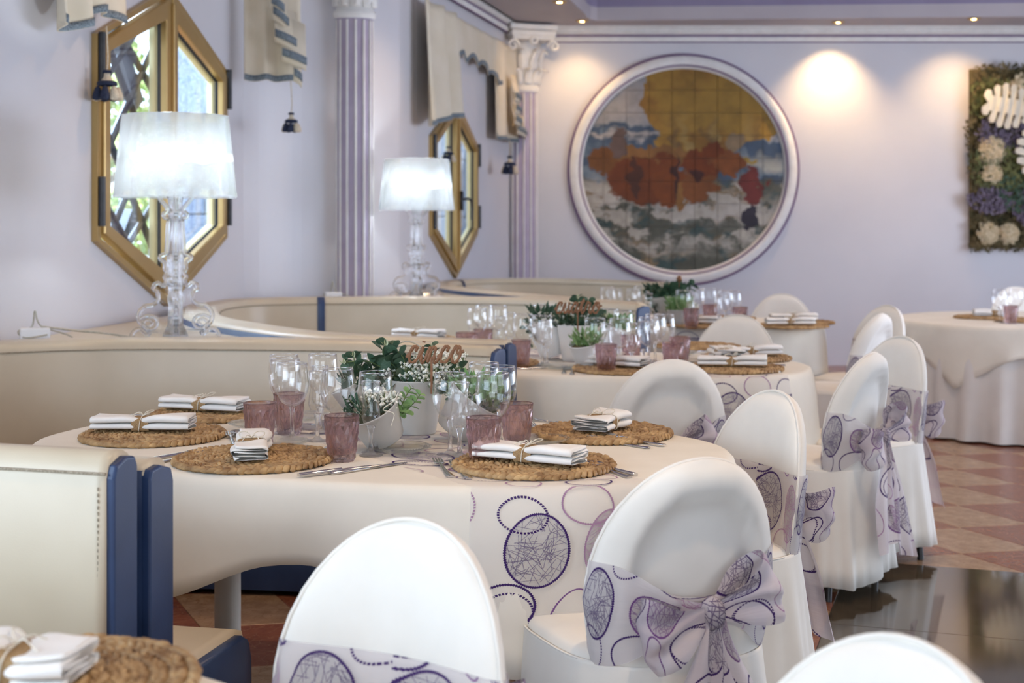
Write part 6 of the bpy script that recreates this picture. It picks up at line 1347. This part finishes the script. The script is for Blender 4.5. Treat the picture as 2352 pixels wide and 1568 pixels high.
# ---- wooden word signs
GL = {'c': ([(-.1, .3), (.12, .62), (.42, .98), (.68, .93), (.62, .72), (.70, .93), (.40, .98), (.12, .55), (.18, .12), (.45, 0), (.75, .12), (1.0, .42)], .95),
      'i': ([(0, .35), (.26, .98), (.20, .5), (.24, .1), (.42, 0), (.72, .4)], .68), 'n': ([(0, .40), (.16, .92), (.22, .7), (.16, 0), (.26, .55), (.50, .95), (.68, .88), (.66, .4), (.72, .06), (.90, 0), (1.15, .4)], 1.12),
      'o': ([(0, .4), (.30, .88), (.55, 1.0), (.28, .92), (.12, .5), (.25, .06), (.52, 0), (.80, .35), (.78, .85), (.58, 1.0), (.50, .72), (.72, .58), (1.15, .72)], 1.1), 'u': ([(0, .4), (.16, .98), (.12, .3), (.30, 0), (.55, .25), (.68, .98), (.66, .3), (.80, 0), (1.05, .4)], 1.02),
      'a': ([(0, .4), (.20, .8), (.55, 1.0), (.28, .90), (.10, .45), (.22, .04), (.50, .2), (.72, .98), (.68, .3), (.82, 0), (1.08, .4)], 1.05), 't': ([(0, .4), (.30, 1.35), (.24, .6), (.26, .12), (.45, 0), (.72, .4)], .68), 'r': ([(0, .4), (.18, 1.05), (.32, .92), (.55, .92), (.48, .4), (.58, .05), (.74, 0), (.95, .4)], .9)}
def wordsign(label, word, c, xh, width, stick):
    t = thing('table_sign', label, 'sign', tuple(c), 0.0, 'wooden table name signs'); x = 0; raw = []
    for ch in word: pts, adv = GL[ch]; raw.append((ch, x, pts)); x += adv
    sc_ = width/x
    for ch, x0, pts in raw:
        mb = MB()
        def W(a, b): return ((x0+a+0.20*b-x/2)*sc_, 0, b*xh)
        C = cat([W(a, b) for a, b in pts], 6); mb.tube(C, [xh*0.105*(1.0+0.25*math.sin(i*0.9)) for i in range(len(C))], 6, flat=(1, 0.32, 1))
        if ch == 'i': mb.tube([W(.26, 1.24), W(.27, 1.34)], xh*0.10, 8, flat=(1, .3, 1))
        if ch == 't': mb.tube([W(-.12, 1.0), W(.2, 1.04), (W(.55, 1.10))], xh*0.07, 6, flat=(1, .3, 1))
        part('letter', mb, M['wood'], t)
    mb = MB(); mb.box((stick, 0.001, -0.035), (0.006, 0.003, 0.10)); part('stake', mb, M['wood'], t, False)
wordsign('brown wooden script sign reading cinco', 'cinco', (PX(998, 3.83), 3.83, PZ(832, 3.83)), 0.043, 0.148, -0.008)
wordsign('brown wooden script sign reading cuatro', 'cuatro', (PX(1327, 5.80), 5.80, PZ(719, 5.80)), 0.044, 0.185, 0.0)
t = thing('table_sign', 'brown wooden sign seen edge on above the planter of the third table', 'sign', (PX(1560, 8.1), 8.1, PZ(652, 8.1)), 0, 'wooden table name signs'); mb = MB(); mb.box((0, 0, -0.07), (0.006, 0.006, 0.20)); part('stake', mb, M['wood'], t, False)
mb = MB(); mb.tube([(0, y*0.02, 0.028+0.014*math.sin(y*2.2)) for y in range(-3, 4)], 0.009, 6); part('letter', mb, M['wood'], t)

# ================================================================== CHAIRS
def ringpt(z, ph, off=0.0):
    """cross-section of the backrest cover at height z (chair faces +Y, back centre at y=0)"""
    if z > 0.60: k = max(0.0, 1-((z-0.60)/0.262)**2); wd = 0.212*math.sqrt(k)
    else: k = 1.0; wd = lerp(0.180, 0.212, sstep(0.36, 0.60, z))
    thk = 0.020+0.022*min(1, math.sqrt(k)*1.2) if z > 0.60 else lerp(0.055, 0.042, sstep(0.4, 0.6, z))
    c, s = math.cos(ph), math.sin(ph); x = math.copysign(abs(c)**0.75, c)*(wd+off); y = math.copysign(abs(s)**0.85, s)*(thk*0.9*min(1.0, k*4+.15)+off)
    if s < 0 and z > 0.42:                   # stretched hollow seen from behind
        q = math.sqrt((x/0.148)**2+((z-0.635)/0.165)**2); y += 0.034*sstep(1.05, 0.86, q)*(abs(s)**0.5) if off < 0.004 or q < 0.5 else 0
    y += 0.055*(x/0.212)**2-(z-0.45)*0.13
    return Vector((x, y, z))
def chair(label, loc_, rz, group):
    t = thing('banquet_chair', label, 'chair', loc_, rz, group)
    zs = [0.36, 0.42, 0.46, 0.50, 0.54, 0.58, 0.62, 0.66, 0.70, 0.74, 0.77, 0.80, 0.82, 0.835, 0.845, 0.853, 0.858, 0.861, 0.8618]; n = 56; mb = MB()
    rows = [[ringpt(z, 2*PI*i/n) for i in range(n)] for z in zs]; mb.grid(rows, closed_u=True); mb.fan(rows[-1]); o = part('backrest_cover', mb, M['cover'], t)
    pi_ = MB(); e = []
    for s_ in (1, -1):
        zz = zs if s_ > 0 else zs[::-1]
        for z in zz: v = ringpt(z, 0 if s_ > 0 else PI, 0.001); e.append((v.x, v.y+0.008, v.z))
    pi_.tube(e, 0.0038, 6, caps=False); part('piping', pi_, M['cover'], t)
    se = MB(); rows = []
    def sring(z, k, grow=0.0):
        row = []
        for i in range(44):
            a = 2*PI*i/44; c, s = math.cos(a), math.sin(a); row.append((math.copysign(abs(c)**0.62, c)*(0.218*k+grow), 0.215+math.copysign(abs(s)**0.62, s)*(0.225*k+grow), z))
        return row
    for z, k in ((0.44, 1.0), (0.455, 1.0), (0.468, 0.975), (0.476, 0.93), (0.480, 0.7), (0.482, 0.35), (0.483, 0.02)): rows.append(sring(z, k))
    se.grid(rows, closed_u=True); se.fan(rows[-1]); part('seat_cover', se, M['cover'], t)
    sk = MB(); rows = []
    for z in (0.458, 0.45, 0.40, 0.30, 0.20, 0.12, 0.055):
        v = (0.458-z)/0.40; row = []
        for i in range(112):
            a = 2*PI*i/112; c, s = math.cos(a), math.sin(a); cr = abs(math.sin(2*a))**3; f = 0.009*v*math.sin(a*11+0.8*math.sin(a*3))+0.006*v*math.sin(a*23); g = 0.004+0.028*v+0.018*cr*v+f
            x = math.copysign(abs(c)**0.62, c)*(0.218+g); y = 0.215+math.copysign(abs(s)**0.62, s)*(0.225+g)
            if s < 0: y -= 0.028*(1-v*0.3)*abs(s)**2
            row.append((x, y, z+0.008*v*math.sin(a*4)))
        rows.append(row)
    sk.grid(rows, closed_u=True); o = part('skirt', sk, M['cover'], t); s_ = o.modifiers.new('s', 'SOLIDIFY'); s_.thickness = 0.002
    sm = MB(); sm.tube([(math.copysign(abs(math.cos(a))**0.62, math.cos(a))*0.2235, 0.215+math.copysign(abs(math.sin(a))**0.62, math.sin(a))*0.2305, 0.457) for a in [2*PI*i/60 for i in range(60)]], 0.0026, 5, closed=True); part('seat_seam', sm, M['cover'], t)
    for sx in (-1, 1):
        for y in (0.035, 0.39): mb = MB(); mb.tube([(sx*0.195, y, 0.0), (sx*0.185, y, 0.10), (sx*0.165, y, 0.44)], 0.013, 10); part('leg', mb, M['black'], t)
    # sash round the back
    sb = MB(); rows = []; uvs = []; n = 96
    for j in range(9):
        v = j/8; row = []; uv = []
        for i in range(n+1):
            ph = PI/2+2*PI*i/n; k = math.exp(-((((ph-1.5*PI+PI) % (2*PI))-PI)/0.55)**2); front = max(0, math.sin(ph))
            zb = 0.455+0.085*k+0.02*front; zt_ = 0.665-0.075*k-0.0*front; z = lerp(zb, zt_, v); p = ringpt(z, ph, 0.005+0.0022*math.sin(v*13+ph*2)+0.010*k*(0.5+0.5*math.sin(v*9)))
            if math.sin(ph) < 0: # bridge over the hollow
                p.y = min(p.y, ringpt(z, ph, 0.005).y-0.0)-0.020*k
            row.append(p); uv.append((i/n*1.02+0.05, v*0.2+0.02))
        rows.append(row); uvs.append(uv)
    sb.grid(rows, uvs=uvs); o = part('sash_band', sb, M['sash'], t)
    kz = 0.565; ky = -0.075
    kn = MB(); rows = []; uvs = []
    for j in range(9):
        b = PI*j/8; rows.append([(0.026*math.sin(b)*math.cos(a)*(1+.15*math.sin(a*5)), ky-0.012+0.024*math.sin(b)*math.sin(a), kz+0.034*math.cos(b)) for a in [2*PI*i/16 for i in range(17)]]); uvs.append([(i/16*.1, j/8*.06+.1) for i in range(17)])
    kn.grid(rows, uvs=uvs); part('knot', kn, M['bow'], o)
    for side, tilt, Ln in ((-1, -0.20, 0.165), (1, 0.35, 0.15)):
        lp_ = MB(); rows = []; uvs = []; NU, NV = 28, 14
        for i in range(NU+1):
            u = i/NU; r = Ln*math.sin(PI*u)**0.75; hw = 0.014+0.062*math.sin(PI*u)**0.8; row = []; uv = []
            for j in range(NV+1):
                v = 2*j/NV-1; x = side*r*(1-0.12*v*v); y = ky-0.012-0.038*math.sin(2*PI*u)-0.010*math.sin(PI*u)-0.008*math.sin(v*7+u*4)*math.sin(PI*u); z = v*hw+0.006*math.sin(u*12+v*3)
                ct, st_ = math.cos(tilt), math.sin(tilt); row.append((x*ct-z*st_*side, y, kz+z*ct+x*st_*side)); uv.append((u*0.36+0.1*(side+1), v*0.075+0.3))
            rows.append(row); uvs.append(uv)
        lp_.grid(rows, uvs=uvs); part('bow_loop', lp_, M['bow'], o)
    for side, Ln, sw in ((-1, 0.36, 0.045), (1, 0.42, 0.075)):
        tl_ = MB(); rows = []; uvs = []; NU, NV = 24, 16
        for i in range(NU+1):
            u = i/NU; hw = 0.014+0.074*sstep(0, 0.6, u); row = []; uv = []
            for j in range(NV+1):
                v = 2*j/NV-1; x = side*0.012+sw*u*(side if side > 0 else -1)+v*hw; y = ky-0.02-0.045*u+0.010*math.sin(v*5.5+u*3+side)*(0.4+u); z = kz-0.01-Ln*u-0.02*v*side*u
                row.append((x, y, z)); uv.append((v*0.075+0.25+0.2*side, u*Ln+0.1))
            rows.append(row); uvs.append(uv)
        tl_.grid(rows, uvs=uvs); part('bow_tail', tl_, M['bow'], o)
    return t
CG = 'white covered banquet chairs with sheer sashes'
chairs = [  # px of back centre, Y, facing x,y, label
    (1584, 2.86, -0.40, 0.917, 'cream chair with a large bow, nearest at the right front of the nearest table'),
    (1752, 3.93, -0.90, -0.42, 'chair at the right end of the nearest table, bow at its side'),
    (1536, 4.87, -0.16, 0.987, 'chair with its bow towards us in front of the second table'),
    (1690, 7.14, -0.38, -0.92, 'chair between the second and third tables, its white front facing us'),
    (1795, 9.25, -0.30, -0.95, 'chair behind the third table, only its rounded top in view'),
    (1978, 5.12, -0.78, 0.62, 'chair right of the second table, its black foot by the dark floor slab'),
    (2054, 5.80, -0.90, -0.43, 'chair behind it at the right of the second table, bow hanging over the tiles'),
    (2006, 7.28, -0.78, 0.62, 'chair at the right of the third table, back and sash in view'),
    (2026, 7.98, -0.90, -0.43, 'farthest chair at the right of the third table, partly hidden'),
    (916, 2.20, -0.52, -0.85, 'large white covered chair in the centre foreground with a band of purple rings'),
    (2030, 1.57, -0.80, -0.60, 'blurred white chair top at the bottom right corner'),
    (2338, 10.25, 0.0, -1.0, 'chair behind the round table at the right edge')]
C0 = None
for px, Y, fx, fy, lab in chairs:
    p = (PX(px, Y), Y, 0); rz = math.atan2(-fx, fy)
    if C0 is None: C0 = chair(lab, p, rz, CG)
    else: dup(C0, p, rz, lab, CG)
